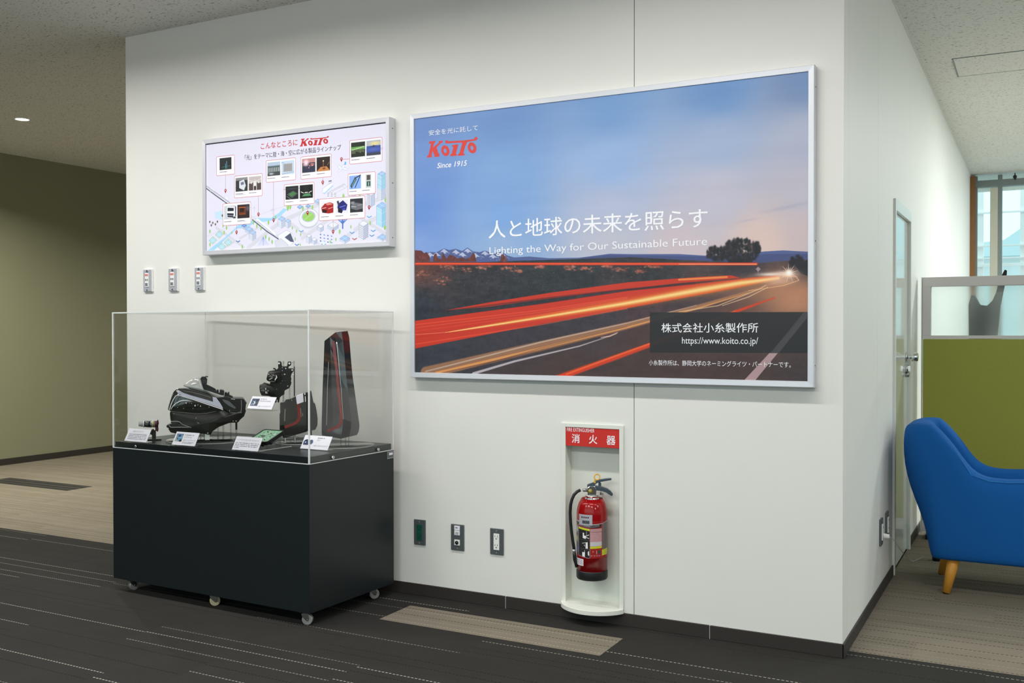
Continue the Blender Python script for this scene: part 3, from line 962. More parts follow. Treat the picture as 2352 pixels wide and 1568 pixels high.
    # buildings
    for u, v, w_, h_, kw in [(610, 1360, 36, 42, {}), (575, 1290, 40, 18, {}), (525, 1240, 28, 14, dict(top=(96, 150, 226))), (910, 1230, 36, 46, {}), (975, 1230, 28, 36, {}),
                             (1190, 1390, 24, 40, dict(top=(236, 238, 246))), (1245, 1400, 26, 24, dict(top=(236, 238, 246))), (1100, 1030, 26, 6, dict(top=(140, 190, 240))), (1185, 1020, 24, 6, dict(top=(140, 190, 240))), (1285, 985, 28, 14, {}),
                             (1950, 1220, 50, 108, dict(lf=(190, 228, 246), rt=(160, 208, 236), win=(240, 250, 255), rows=2)), (1945, 940, 34, 84, dict(rows=8)), (1950, 830, 36, 80, dict(lf=(190, 228, 246), rt=(168, 210, 236), rows=2)),
                             (1835, 1010, 34, 66, dict(rows=9, top=(224, 226, 240))), (1640, 915, 34, 20, dict(rows=2)), (1755, 1350, 42, 80, dict(rows=7, win=(96, 104, 130), top=(238, 240, 248))),
                             (1560, 1390, 46, 16, dict(rows=2)), (1950, 1370, 44, 12, dict(rows=1)), (1310, 1270, 30, 26, dict(top=(238, 240, 248))), (1440, 1265, 50, 22, dict(top=(236, 238, 248)))]:
        x, y = T((u, v)); iso(x, y, w_ * 0.8, h_, **kw)
    # blue tower legs
    x, y = T((1540, 1180))
    for dx in (-48, -22, 22, 48):
        P.line([(x, y), (x + dx, y - 40)], 6, (96, 140, 214), 1, raw=True)
    P.line([(x, y - 44), (x, y + 26)], 9, (84, 128, 206), 1, raw=True)
    # chimneys
    for u in (1392, 1430, 1466):
        x, y = T((u, 905)); P.line([(x, y), (x, y - 30)], [10, 7], (240, 242, 250), 1, raw=True)
        for j in range(3):
            P.line([(x - 4, y - 6 - 9 * j), (x + 4, y - 6 - 9 * j)], 3, (110, 116, 140), 1, raw=True)
    # parking cars
    for j in range(12):
        x, y = T((1310 + (j % 4) * 38, 1290 + (j // 4) * 34 + (j % 4) * 6))
        P.blob((x, y), 6, 4, [(90, 130, 200), (120, 160, 220)][j % 2], 1, hard=3, raw=True, ang=0.4)
    for u, v, c in [(460, 1350, (70, 110, 190)), (1110, 1245, (110, 160, 220)), (1065, 1385, (90, 130, 200)), (1340, 1385, (90, 140, 200)), (1635, 1260, (96, 150, 220)), (1660, 1325, (190, 90, 80)), (1815, 1095, (110, 170, 230)), (1855, 1240, (110, 160, 220)), (1840, 1290, (96, 150, 210))]:
        x, y = T((u, v)); P.poly([(x - 16, y - 6), (x + 2, y - 14), (x + 18, y - 4), (x + 18, y + 6), (x, y + 14), (x - 16, y + 4)], (232, 236, 246), raw=True)
        P.poly([(x - 16, y - 1), (x, y + 8), (x + 18, y), (x + 18, y + 6), (x, y + 14), (x - 16, y + 4)], c, raw=True)
    # bridge pylon
    x, y = T((720, 1400))
    for j in range(-5, 6):
        P.line([(x, y - 50), (x + j * 9, y)], 1.2, (150, 180, 230), 0.9, raw=True)
    P.line([(x, y - 52), (x, y + 2)], 3, (110, 150, 216), 1, raw=True)
    # stadium
    x, y = T((1190, 1120))
    P.poly(ell(x, y + 8, 74, 56, 40), (214, 216, 230), raw=True); P.poly(ell(x, y, 74, 54, 40), (238, 240, 248), raw=True)
    P.line(ell(x, y, 74, 54, 40) + [(x + 74, y)], 1.4, (150, 156, 180), 1, raw=True)
    P.poly(ell(x - 2, y - 10, 52, 34, 40), (196, 200, 220), raw=True); P.poly(ell(x - 2, y - 8, 44, 27, 40), (166, 214, 120), raw=True)
    P.line([(x - 30, y + 8), (x + 28, y - 26)], 1.5, (230, 246, 220), 1, raw=True)
    # airplane and ship
    x, y = T((1530, 610))
    P.line([(x - 34, y + 26), (x + 30, y - 22)], [7, 12], (250, 251, 255), 1, soft=1, raw=True)
    P.poly([(x - 12, y + 4), (x - 30, y - 26), (x - 22, y - 26), (x + 8, y - 8)], (240, 243, 252), raw=True)
    P.poly([(x + 2, y + 4), (x + 50, y + 12), (x + 52, y + 6), (x + 18, y - 10)], (240, 243, 252), raw=True)
    P.poly([(x + 22, y - 18), (x + 26, y - 40), (x + 36, y - 38), (x + 36, y - 22)], (120, 190, 240), raw=True)
    for a, b in [((-12, 4), (-30, -26)), ((8, -8), (-22, -26)), ((2, 4), (50, 12)), ((18, -10), (52, 6)), ((-36, 30), (30, -14)), ((-30, 20), (24, -28))]:
        P.line([(x + a[0], y + a[1]), (x + b[0], y + b[1])], 1.2, (150, 166, 206), 0.9, raw=True)
    x, y = T((1390, 800))
    P.poly([(x - 44, y + 26), (x - 26, y + 32), (x + 36, y - 12), (x + 34, y - 24), (x + 20, y - 24), (x - 36, y + 6)], (246, 248, 255), raw=True)
    P.poly([(x - 44, y + 28), (x - 26, y + 34), (x + 38, y - 10), (x + 38, y - 4), (x - 26, y + 40)], (150, 206, 246), raw=True)
    P.poly([(x + 4, y - 14), (x + 8, y - 34), (x + 26, y - 36), (x + 28, y - 20)], (220, 224, 238), raw=True); P.line([(x + 8, y - 34), (x + 26, y - 36)], 5, (70, 74, 96), 1, raw=True)
    P.line([(x - 44, y + 26), (x - 36, y + 6), (x + 20, y - 24), (x + 34, y - 24)], 1.3, (150, 166, 206), 1, raw=True)
    # call-out cards
    RD = (206, 112, 120)

    def card(x0, y0, x1, y1, pics, pin=None, stem=None):
        """corners TL x0,y0 / BR x1,y1 in crop px"""
        a = T((x0, y0)); b = T((x1, y1)); L_, Tp, R_, B_ = a[0], a[1], b[0], b[1]
        if stem:
            s0, s1 = T(stem[0]), T(stem[1]); P.line([s0, s1], 2.4, (190, 150, 150), 1, raw=True)
        r = 7
        pts = []
        for cx, cy, a0 in ((R_ - r, Tp + r, -PI / 2), (R_ - r, B_ - r, 0), (L_ + r, B_ - r, PI / 2), (L_ + r, Tp + r, PI)):
            pts += [(cx + r * math.cos(a0 + t * PI / 8), cy + r * math.sin(a0 + t * PI / 8)) for t in range(5)]
        P.poly(pts, (250, 248, 255), raw=True); P.line(pts + [pts[0]], 2.4, RD, 1, raw=True)
        n = len(pics); W_ = R_ - L_; mg = W_ * 0.045 if n > 1 else W_ * 0.17
        pw = (W_ - mg * (n + 1)) / n
        ph = (B_ - Tp) * 0.62
        for i, kind in enumerate(pics):
            x = L_ + mg + i * (pw + mg); y = Tp + (B_ - Tp) * 0.10
            pic(x, y, pw, ph, kind)
            yy = y + ph + (B_ - Tp) * 0.11
            for j in range(int(pw * 0.62 / 4)):
                P.line([(x + 1 + j * 4, yy), (x + 3.4 + j * 4, yy)], 3.2, (70, 70, 86), 0.9 * (0.5 + 0.5 * gg.rand()), raw=True)
            if kind in ('train', 'taillamp'):
                for j in range(int(pw * 0.8 / 4)):
                    P.line([(x + 1 + j * 4, yy + 6), (x + 3 + j * 4, yy + 6)], 1.8, (130, 130, 146), 0.8 * (0.4 + 0.6 * gg.rand()), raw=True)

    def pin(c):
        x, y = T(c)
        P.blob((x, y - 13), 9, 9, (166, 38, 46), 1, hard=4, raw=True)
        P.poly([(x - 8, y - 10), (x + 8, y - 10), (x, y + 6)], (166, 38, 46), raw=True)
        P.blob((x, y - 13), 3.8, 3.8, (250, 246, 250), 1, hard=3, raw=True)

    def pic(x, y, w_, h_, kind):
        R = lambda a, b, c, d, col, al=1: P.poly([(x + a * w_, y + b * h_), (x + c * w_, y + b * h_), (x + c * w_, y + d * h_), (x + a * w_, y + d * h_)], col, al, raw=True)
        Bl = lambda a, b, rx, ry, col, al=1, hard=1.5, ang=0: P.blob((x + a * w_, y + b * h_), rx * w_, ry * h_, col, al, hard, raw=True, ang=ang)
        Ln = lambda pts, wd, col, al=1: P.line([(x + a * w_, y + b * h_) for a, b in pts], wd, col, al, raw=True)
        PL = lambda pts, col, al=1: P.poly([(x + a * w_, y + b * h_) for a, b in pts], col, al, raw=True)
        if kind == 'bridge':
            R(0, 0, 1, 1, (30, 38, 44)); Ln([(.6, .3), (.6, .9)], 3, (130, 210, 230)); Ln([(.5, .5), (.5, .9)], 3, (110, 190, 210)); Ln([(.2, .78), (.9, .7)], 2.5, (90, 150, 140)); Ln([(.15, .95), (.9, .9)], 2, (60, 110, 100))
        elif kind == 'train':
            R(0, 0, 1, 1, (60, 66, 66)); R(0, 0, 1, .2, (150, 150, 150)); PL([(.3, .25), (.7, .15), (.85, .6), (.7, .95), (.3, .75)], (226, 228, 240)); PL([(.42, .35), (.66, .3), (.7, .5), (.45, .55)], (120, 126, 150)); Ln([(0, .7), (.3, .8)], 3, (40, 60, 50))
        elif kind == 'cabin':
            R(0, 0, 1, 1, (206, 196, 196)); PL([(0, .5), (.35, .45), (.35, 1), (0, 1)], (96, 80, 80)); PL([(1, .5), (.65, .45), (.65, 1), (1, 1)], (96, 80, 80)); Bl(.5, .55, .12, .25, (240, 240, 240)); R(.42, .7, .58, 1, (60, 50, 56)); Ln([(0, .25), (.5, .4), (1, .2)], 2.5, (250, 250, 250)); Bl(.2, .45, .06, .08, (250, 250, 250)); Bl(.8, .45, .06, .08, (250, 250, 250))
        elif kind == 'gate':
            R(0, 0, 1, 1, (130, 150, 170)); R(0, 0, 1, .25, (190, 206, 226)); R(.05, .3, .95, .75, (96, 112, 112))
            for j in range(6):
                R(.1 + j * .15, .4, .17 + j * .15, .7, (190, 196, 196))
            PL([(0, .8), (1, .7), (1, 1), (0, 1)], (80, 84, 90)); Bl(.3, .85, .2, .06, (210, 214, 220))
        elif kind == 'panel':
            R(0, 0, 1, 1, (206, 222, 244)); R(.15, .2, .85, .8, (182, 180, 180)); R(.2, .26, .8, .74, (160, 158, 164), .6); Ln([(.05, .95), (.95, .85)], 2, (120, 140, 160)); Ln([(0, .1), (.2, .12)], 2, (110, 140, 200))
        elif kind == 'port':
            R(0, 0, 1, 1, (96, 80, 92)); R(0, 0, 1, .3, (206, 150, 150)); Bl(.3, .3, .2, .25, (250, 226, 240)); R(0, .55, 1, 1, (50, 56, 84), .8)
            for j in range(14):
                Bl(gg.rand(), .4 + .3 * gg.rand(), .04, .04, [(230, 90, 80), (255, 200, 190), (120, 70, 90)][gg.randint(3)])
        elif kind == 'deck':
            R(0, 0, 1, 1, (52, 34, 34)); PL([(0, 1), (.3, .7), (.75, .68), (1, 1)], (206, 140, 80)); Ln([(.5, .25), (.5, .7)], 3, (190, 150, 110)); Bl(.5, .28, .06, .05, (255, 246, 200)); Ln([(.8, .6), (.95, .4)], 3, (176, 130, 96)); Bl(.55, .82, .1, .06, (110, 50, 40))
        elif kind == 'runway':
            R(0, 0, 1, 1, (40, 52, 40)); R(0, .3, 1, .5, (110, 170, 90))
            for j in range(9):
                Bl(.08 + .1 * j, .5 - .02 * j, .035, .04, (250, 255, 230)); Ln([(.08 + .1 * j, .52), (.08 + .1 * j, .62 + .15 * gg.rand())], 3, (226, 240, 170), .7)
            PL([(.6, .12), (.9, .05), (.95, .25), (.7, .2)], (30, 40, 36))
        elif kind == 'sunset':
            R(0, 0, 1, 1, (70, 96, 176)); R(0, 0, 1, .35, (190, 190, 206)); Bl(.6, .2, .4, .14, (240, 224, 160), .9); R(0, .8, 1, 1, (70, 76, 96)); Ln([(.3, .38), (.7, .36)], 3, (40, 44, 60)); Bl(.5, .37, .05, .06, (40, 44, 60)); Bl(.5, .6, .5, .12, (100, 120, 200), .7)
        elif kind == 'pitch':
            R(0, 0, 1, 1, (40, 44, 50)); PL([(.1, .6), (.6, .35), (.95, .6), (.5, .9)], (90, 100, 100)); PL([(.25, .6), (.6, .42), (.8, .58), (.48, .8)], (84, 140, 84)); Bl(.5, .2, .5, .06, (70, 76, 84)); Ln([(.1, .75), (.4, .97)], 3, (200, 206, 210), .7)
        elif kind == 'dome':
            R(0, 0, 1, 1, (20, 24, 24)); PL([(.15, .85), (.35, .65), (.75, .65), (.9, .85)], (96, 150, 110)); Ln([(.1, .5), (.3, .6)], 4, (250, 250, 246)); Ln([(.9, .5), (.7, .6)], 4, (250, 250, 246)); Ln([(.4, .57), (.6, .57)], 5, (240, 240, 240)); R(.3, .05, .7, .45, (36, 40, 40))
        elif kind == 'signal':
            R(0, 0, 1, 1, (150, 186, 250)); PL([(.2, .95), (.1, .75), (.5, .1), (.62, .3)], (60, 66, 70)); PL([(.24, .85), (.2, .72), (.5, .22), (.55, .32)], (110, 160, 150)); Ln([(.5, .2), (.95, 0)], 6, (50, 56, 70)); Ln([(.5, .9), (.9, .1)], 5, (40, 50, 60))
        elif kind == 'walk':
            R(.3, .0, .75, 1, (206, 210, 214)); R(.38, .05, .68, .42, (96, 88, 84)); R(.38, .52, .68, .88, (50, 84, 80)); Ln([(.53, .6), (.53, .82)], 4, (190, 250, 240))
        elif kind == 'redcar':
            R(0, 0, 1, 1, (242, 236, 244)); PL([(0, .5), (.3, .2), (.7, .12), (1, .25), (1, .9), (.6, .95), (.1, .85)], (176, 38, 40)); PL([(.35, .2), (.7, .14), (.95, .3), (.5, .34)], (226, 150, 140)); PL([(.1, .6), (.5, .7), (.4, .9), (.1, .85)], (60, 24, 30)); Ln([(.05, .55), (.4, .5)], 3, (250, 240, 240)); Ln([(.6, .6), (.95, .5)], 3, (250, 230, 230))
        elif kind == 'bike':
            R(0, 0, 1, 1, (236, 234, 246)); PL([(.2, .3), (.6, .05), (.95, .4), (.85, .8), (.5, .75), (.15, .6)], (44, 44, 130)); PL([(.1, .1), (.25, .05), (.35, .4), (.2, .4)], (70, 70, 90)); PL([(.2, .55), (.6, .8), (.5, 1), (.2, .9)], (34, 34, 60)); Ln([(.35, .55), (.8, .45)], 4, (130, 150, 240)); Bl(.7, .7, .12, .1, (70, 90, 200))
        elif kind == 'greycar':
            R(0, 0, 1, 1, (52, 54, 62)); PL([(.1, .45), (.5, .3), (.95, .4), (1, .75), (.5, .85), (.05, .7)], (120, 122, 130)); Ln([(.1, .55), (.45, .6)], 4, (206, 206, 216)); Bl(.2, .3, .2, .12, (190, 190, 200), .8); Ln([(.6, .5), (.95, .48)], 3, (180, 180, 190))
        elif kind == 'truck':
            R(0, 0, 1, 1, (214, 216, 226)); PL([(.25, .05), (.85, .12), (.9, .7), (.75, .98), (.3, .9), (.2, .4)], (244, 245, 250)); PL([(.3, .15), (.8, .2), (.8, .42), (.28, .4)], (40, 46, 60)); PL([(.25, .55), (.8, .6), (.75, .9), (.3, .85)], (56, 60, 74)); Bl(.85, .9, .12, .06, (40, 44, 54)); Ln([(.3, .72), (.75, .76)], 3, (190, 200, 220)); R(.92, .1, 1, .8, (90, 96, 116))
        elif kind == 'taillamp':
            R(0, 0, 1, 1, (60, 48, 54)); R(.1, .15, .7, .75, (120, 66, 40)); R(.2, .25, .55, .55, (50, 34, 30)); Ln([(.15, .2), (.68, .22)], 4, (220, 120, 60)); Ln([(.2, .7), (.65, .68)], 3, (190, 90, 50)); Bl(.85, .3, .15, .2, (130, 130, 140), .7)

    card(250, 492, 432, 668, ['bridge'], stem=((340, 680), (338, 830)))
    card(430, 690, 715, 890, ['train', 'cabin'], stem=((675, 890), (673, 1075)))
    card(757, 530, 1058, 725, ['gate', 'panel'], stem=((829, 730), (829, 1130)))
    card(1113, 490, 1428, 690, ['port', 'deck'], stem=((1338, 690), (1338, 740)))
    P.line([(1545, 512), (1620, 508)], 2.4, (214, 130, 136), 1)
    card(1620, 318, 1956, 528, ['runway', 'sunset'])
    card(1600, 664, 1883, 862, ['signal', 'walk'], stem=((1816, 862), (1816, 1000)))
    card(940, 776, 1248, 970, ['pitch', 'dome'], stem=((1180, 970), (1180, 1060)))
    card(310, 976, 594, 1180, ['truck', 'taillamp'], stem=((448, 1180), (448, 1260)))
    card(1298, 926, 1772, 1118, ['redcar', 'bike', 'greycar'], stem=((1441, 1120), (1441, 1260)))
    for c in [(338, 858), (673, 1100), (828, 1160), (1338, 770), (1533, 530), (1816, 1028), (1178, 1085), (447, 1285), (1440, 1280)]:
        pin(c)
    # emblem, fitted into its place
    Hb = hom(BIG, 1808, 1190)

    def place(x, y):
        u, v = c7(x, y); q = Hb @ np.array([u, v, 1]); bx, by = q[0] / q[2], q[1] / q[2]
        return (764 + (bx - 68) / (342 - 68) * (984 - 764), 22 + (by - 94) / (186 - 94) * (78 - 22))
    draw_logo(P, place, (204, 48, 54))
    return np.clip(P.a, 0, 1) ** 1.12


# =================================================================== SETTING
# floor: slab with carpet planks
floor = struct(MB().box(-8.75, 6.2, -3.2, 13.2, -0.16, -0.007).build('floor', MT['slab']))
pm = {}


def plank_mesh(kind, L_, W_):
    key = (kind, round(L_, 3), round(W_, 3))
    if key not in pm:
        g = 0.0001
        o = MB().box(-L_ / 2 + g, L_ / 2 - g, -W_ / 2 + g, W_ / 2 - g, -0.007, 0.0).build('carpet_tile', MT[kind], None, bevel=0.0004, seg=1)
        pm[key] = o.data
        bpy.data.objects.remove(o)
    return pm[key]


PLW = 1.040
rows = [3.525 + 0.2425 * k for k in range(-22, 3)]
rows = rows[:-1] + [4.035]
y_ = 4.035
rows_far = [4.035, 4.258, 4.499, 4.740, 4.981, 5.213, 5.455]
while rows_far[-1] < 12.9:
    rows_far.append(rows_far[-1] + 0.2425)
allrows = rows[:-1] + rows_far
nplank = 0
used = []
stuff_d, stuff_l = MB(), MB()
for r in range(len(allrows) - 1):
    ya, yb = allrows[r], allrows[r + 1]
    yc = (ya + yb) / 2; wd_ = yb - ya
    off = [0.0, 0.52, 0.26, 0.78][r % 4]
    if abs(ya - 3.525) < 1e-3:
        off = None
    x = -8.75
    st = (-2.535 - 9 * PLW) if off is None else -8.75 - off
    if abs(ya - 5.213) < 1e-3:
        st = -7.78 - PLW
    k = 0
    while st + k * PLW < 6.2:
        a, b = st + k * PLW, st + (k + 1) * PLW; k += 1
        a2, b2 = max(a, -8.75), min(b, 6.2)
        if b2 - a2 < 0.05:
            continue
        # block with the display wall takes no carpet
        if yc > D + 0.12:
            if a2 > XL and b2 < XR:
                continue
            if a2 < XL < b2:
                b2 = XL + 0.004
            elif a2 < XR < b2:
                a2 = XR - 0.004
        if b2 - a2 < 0.03:
            continue
        dark = yc < 4.035
        if abs(ya - 3.525) < 1e-3 and abs(a - (-2.535)) < 0.01:
            dark = False
        if abs(ya - 5.213) < 1e-3 and abs(a - (-7.78)) < 0.01:
            dark = True
        kind = 'cdark' if dark else 'clight'
        # seen planks are pieces of their own, the rest one joined part
        cx = (a2 + b2) / 2
        dq = Vector((cx, yc, 0)) - CAM
        dep = dq.dot(FW)
        vis = False
        if dep > 0.5:
            for xx in (a2, b2):
                q = Vector((xx, yb, 0)) - CAM
                dp = q.dot(FW)
                if dp > 0.3:
                    uu = 1176 + FPX * q.dot(RT) / dp; vv = 784 - FPX * q.dot(UP) / dp
                    if -60 < uu < 2420 and vv < 1640:
                        vis = True
        if vis and yc < 9.5:
            o = bpy.data.objects.new('carpet_tile', plank_mesh(kind, b2 - a2, wd_))
            o.location = (cx, yc, 0); o.parent = floor; COL.objects.link(o); nplank += 1
        else:
            (stuff_d if dark else stuff_l).box(a2, b2, ya, yb, -0.007, 0)
for mb_, k_ in ((stuff_d, 'cdark'), (stuff_l, 'clight')):
    o = mb_.build('carpet_field', MT[k_], floor, merge=False, recalc=False); o['kind'] = 'stuff'
print('planks', nplank)

ceiling = struct(MB().box(-8.75, 6.2, -3.2, 13.2, CEIL, CEIL + 0.15).build('ceiling', MT['ceil']))
# access panel in the office ceiling: plate within a fine recess frame
pb = MB()
for a in [(-0.48, 0.75, 6.625, 6.631), (-0.48, 0.75, 7.105, 7.111), (-0.483, -0.475, 6.625, 7.111), (0.745, 0.752, 6.625, 7.111)]:
    pb.box(a[0], a[1], a[2], a[3], CEIL - 0.0035, CEIL + 0.002)
fr_ = pb.build('panel_frame', MT['win_grey'], ceiling)
MB().box(-0.473, 0.743, 6.634, 7.102, CEIL - 0.003, CEIL + 0.002).build('ceiling_panel', MT['ceil'], ceiling)
struct(MB().box(XR, XR + 0.008, D + 0.0, YW, CEIL - 0.006, CEIL).build('trim_1', MT['door_frame']))

# front wall of the display block, two boards with a joint, the left one holed for the extinguisher niche
SX = -1.5115
NX0, NX1, NZ0, NZ1 = -1.832, -1.568, 0.070, 0.838
wf = struct(MB().box(XL + 0.1, XR - 0.1, D + 0.1, YW, 0, CEIL).build('wall_front', MT['wall']))
m_ = MB()
g_ = 0.0012
m_.box(XL, NX0, D, D + 0.1, 0, CEIL).box(NX1, SX - g_, D, D + 0.1, 0, CEIL).box(NX0, NX1, D, D + 0.1, NZ1, CEIL).box(NX0, NX1, D, D + 0.1, 0, NZ0)
m_.build('wall_panel', MT['wall'], wf, merge=False)
MB().box(SX + g_, XR, D, D + 0.1, 0, CEIL).build('wall_panel', MT['wall'], wf, bevel=0.0015)
MB().box(SX - g_, SX + g_, D + 0.004, D + 0.1, 0, CEIL).build('panel_joint', MT['dark'], wf)
# side wall with the door
DY0, DY1, DZ = 5.416, 6.065, 1.900
wr = struct(MB().box(XR - 0.101, XR - 0.099, D + 0.1, YW, 0, CEIL).build('wall_right', MT['wall']))
for (a, b, z0, z1) in [(D + 0.1, 4.838, 0, CEIL), (4.840, DY0, 0, CEIL), (DY0 + 0.001, DY1, DZ, CEIL), (DY1 + 0.001, 7.0, 0, CEIL), (7.001, 8.2, 0, CEIL), (8.201, 9.4, 0, CEIL), (9.401, YW, 0, CEIL)]:
    MB().box(XR - 0.1, XR, a, b, z0, z1).build('wall_panel', MT['wall'], wr)
# left side of the block and the corridor
struct(MB().box(XL, XL + 0.1, D + 0.1, YW, 0, CEIL).build('wall_block_left', MT['wall']))
struct(MB().box(-8.75, -8.55, -3.2, 13.2, 0, CEIL).build('wall_left', MT['wall_green']))
struct(MB().box(-8.55, XL, 13.0, 13.2, 0, CEIL).build('wall_corridor_end', MT['wall_green']))
rw_ = MB().box(-8.55, 6.2, -3.2, -3.0, 0, 0.8).box(-8.55, 6.2, -3.2, -3.0, CEIL - 0.06, CEIL).box(-8.55, -6.5, -3.2, -3.0, 0.8, CEIL - 0.06).box(3.2, 6.2, -3.2, -3.0, 0.8, CEIL - 0.06)
for x in (-4.6, -2.7, -0.7, 1.3):
    rw_.box(x - 0.08, x + 0.08, -3.2, -3.0, 0.8, CEIL - 0.06)
struct(rw_.build('wall_rear', MT['wall'], merge=False))  # openings added in this unseen wall to bring daylight onto ceiling and upper wall
struct(MB().box(6.0, 6.2, -3.0, YW, 0, 0.75).box(6.0, 6.2, -3.0, 4.0, 0.75, CEIL).build('wall_far_right', MT['wall']))  # unseen wall left open above its base to let extra daylight in
struct(MB().box(XL, XR, YW, YW + 0.15, 0, CEIL).build('wall_back', MT['wall']))
wb = MB().box(XR, 6.2, YW, YW + 0.15, 0, 0.75)
struct(wb.build('wall_window', MT['wall']))

# baseboards
bf = struct(bpy.data.objects.new('baseboard_front', None)); COL.objects.link(bf)
for a, b in [(XL - 0.006, -3.20), (-3.198, -2.1275), (-2.1245, -1.1825), (-1.1795, XR + 0.006)]:
    MB().box(a, b, D - 0.007, D, 0.0, 0.055).build('baseboard_piece', MT['base'], bf, bevel=0.0015, seg=1)
for x in (-2.126, -1.181):
    MB().box(x - 0.0012, x + 0.0012, D - 0.0074, D - 0.001, 0.0, 0.054).build('joint_sealant', MT['grey_plate'], bf)
br_ = struct(bpy.data.objects.new('baseboard_right', None)); COL.objects.link(br_)
MB().box(XR, XR + 0.007, D - 0.007, DY0 - 0.035, 0.0, 0.055).build('baseboard_piece', MT['base'], br_, bevel=0.0015, seg=1)
MB().box(XR, XR + 0.007, DY1 + 0.035, YW, 0.0, 0.055).build('baseboard_piece', MT['base'], br_, bevel=0.0015, seg=1)
struct(MB().box(-8.55, -8.542, -3, 13, 0.0, 0.06).build('baseboard_left', MT['base'], bevel=0.0015, seg=1))

# door in the side wall
door = struct(bpy.data.objects.new('door_1', None)); door.location = (XR, DY0, 0); COL.objects.link(door)
MB().box(XR - 0.045, XR - 0.006, DY0 + 0.004, DY1 - 0.004, 0.006, DZ - 0.03).build('door_leaf', MT['door'], door, bevel=0.001)
m_ = MB().box(XR - 0.1, XR + 0.012, DY0 - 0.03, DY0 + 0.003, 0, DZ + 0.03).box(XR - 0.1, XR + 0.012, DY1 - 0.003, DY1 + 0.03, 0, DZ + 0.03).box(XR - 0.1, XR + 0.012, DY0 + 0.003, DY1 - 0.003, DZ - 0.028, DZ + 0.03)
m_.build('door_frame', MT['door_frame'], door, bevel=0.002)
h1 = MB().cyl((XR - 0.006, 5.995, 1.105), (XR + 0.002, 5.995, 1.105), 0.03, n=20).cyl((XR + 0.002, 5.995, 1.105), (XR + 0.03, 5.995, 1.105), 0.012)
h1.cyl((XR + 0.026, 5.995, 1.105), (XR + 0.058, 5.995, 1.105), 0.026, 0.024, n=24)
h1.build('door_knob', MT['chrome'], door, bevel=0.002)
h2 = MB().cyl((XR - 0.006, 5.99, 1.04), (XR + 0.010, 5.99, 1.04), 0.022, n=20)
h2.box(XR + 0.008, XR + 0.02, 5.985, 5.995, 1.025, 1.055)
h2.build('lock_turn', MT['chrome'], door)
MB().cyl((XR - 0.006, 5.99, 1.005), (XR + 0.012, 5.99, 1.005), 0.013, n=16).build('keyhole', MT['steel'], door)

# window wall of the office
win = struct(bpy.data.objects.new('window_1', None)); win.location = (XR, YW, 0.75); COL.objects.link(win)
MB().box(XR, XR + 0.052, YW - 0.02, YW + 0.14, 0.75, CEIL - 0.02).build('side_jamb', MT['win_brown'], win)
m_ = MB().box(XR + 0.052, XR + 0.070, YW + 0.02, YW + 0.08, 0.75, CEIL - 0.02)
for x in (-0.375, 0.82, 2.0, 3.2, 4.4, 5.6):
    m_.box(x - 0.021, x + 0.021, YW + 0.01, YW + 0.09, 0.75, CEIL - 0.02)
m_.build('mullions', MT['win_grey'], win)
MB().box(XR + 0.052, 6.0, YW + 0.005, YW + 0.095, 2.775, 2.845).build('transom', MT['win_grey'], win)
MB().box(XR, 6.0, YW - 0.05, YW + 0.12, 0.74, 0.77).build('window_sill', MT['win_grey'], win)
xs = [XR + 0.07, -0.396, -0.354, 0.80, 0.84, 1.98, 2.02, 3.18, 3.22, 4.38, 4.42, 5.58]
for i in range(0, len(xs), 2):
    MB().box(xs[i], xs[i + 1], YW + 0.045, YW + 0.051, 0.77, 2.775).build('pane', MT['glass'], win)
    MB().box(xs[i], xs[i + 1], YW + 0.045, YW + 0.051, 2.845, CEIL - 0.02).build('pane', MT['glass'], win)
MB().cyl((-0.235, YW - 0.01, 2.83), (-0.235, YW - 0.01, 2.90), 0.008, 0.005, n=10).sphere((-0.235, YW - 0.01, 2.86), 0.02, n=10).build('latch', MT['black'], win)

# outside: terrace column, rails, neighbour building
tag(MB().box(-0.517, -0.398, YW + 1.2, YW + 1.5, -0.5, 4.2).build('column', MT['beige'], bevel=0.01),
    'beige outdoor column beyond the left window pane', 'column')
rl = thing('balcony_rail', 'white horizontal balcony rails outside the office window', 'railing', (0, YW + 3.2, 0))
for z, k_ in ((2.837, 0.012), (2.39, 0.012), (2.224, 0.010), (2.131, 0.022)):
    MB().box(-1.9, 7.0, YW + 3.16, YW + 3.19, z - k_, z + k_).build('rail', MT['ext_white'], rl, bevel=0.004)
for x in (-1.86, -0.72, -0.19, 1.1, 2.5, 4.0, 6.0):
    MB().box(x - 0.045, x + 0.045, YW + 3.2, YW + 3.26, -0.5, 4.5).build('post', MT['ext_white'], rl, bevel=0.004)
nb = thing('building', 'pale building with sloping roof beyond the balcony rails', 'building', (2, YW + 22, -1))
MB().box(-6, 12, YW + 20, YW + 28, -3, 3.35).build('wall', MT['ext_grey'], nb)
rf = MB(); rf.prism([(-6.4, 3.35), (12.4, 3.35), (8, 5.4), (0.6, 4.9), (-0.9, 3.8)], YW + 19.6, YW + 28.4); rf.build('roof', MT['ext_blue'], nb)
struct(MB().box(-30, 30, YW + 0.2, YW + 60, -3.2, -3.0).build('ground_outside', MT['ext_grey']))

# ceiling downlight in the corridor
dl = thing('downlight', 'small round recessed downlight glowing in the dark corridor ceiling', 'light', (-7.038, 5.059, CEIL))
c_ = (-7.038, 5.059, CEIL)
MB().lathe([(0.050, 0.0), (0.050, -0.006), (0.060, -0.006), (0.064, 0.0)], c_, 28).build('trim_ring', MT['white'], dl)
MB().lathe([(0.0, -0.003), (0.05, -0.003), (0.05, -0.0005), (0.0, -0.0005)], c_, 28).build('diffuser', MT['lamp_glow'], dl)

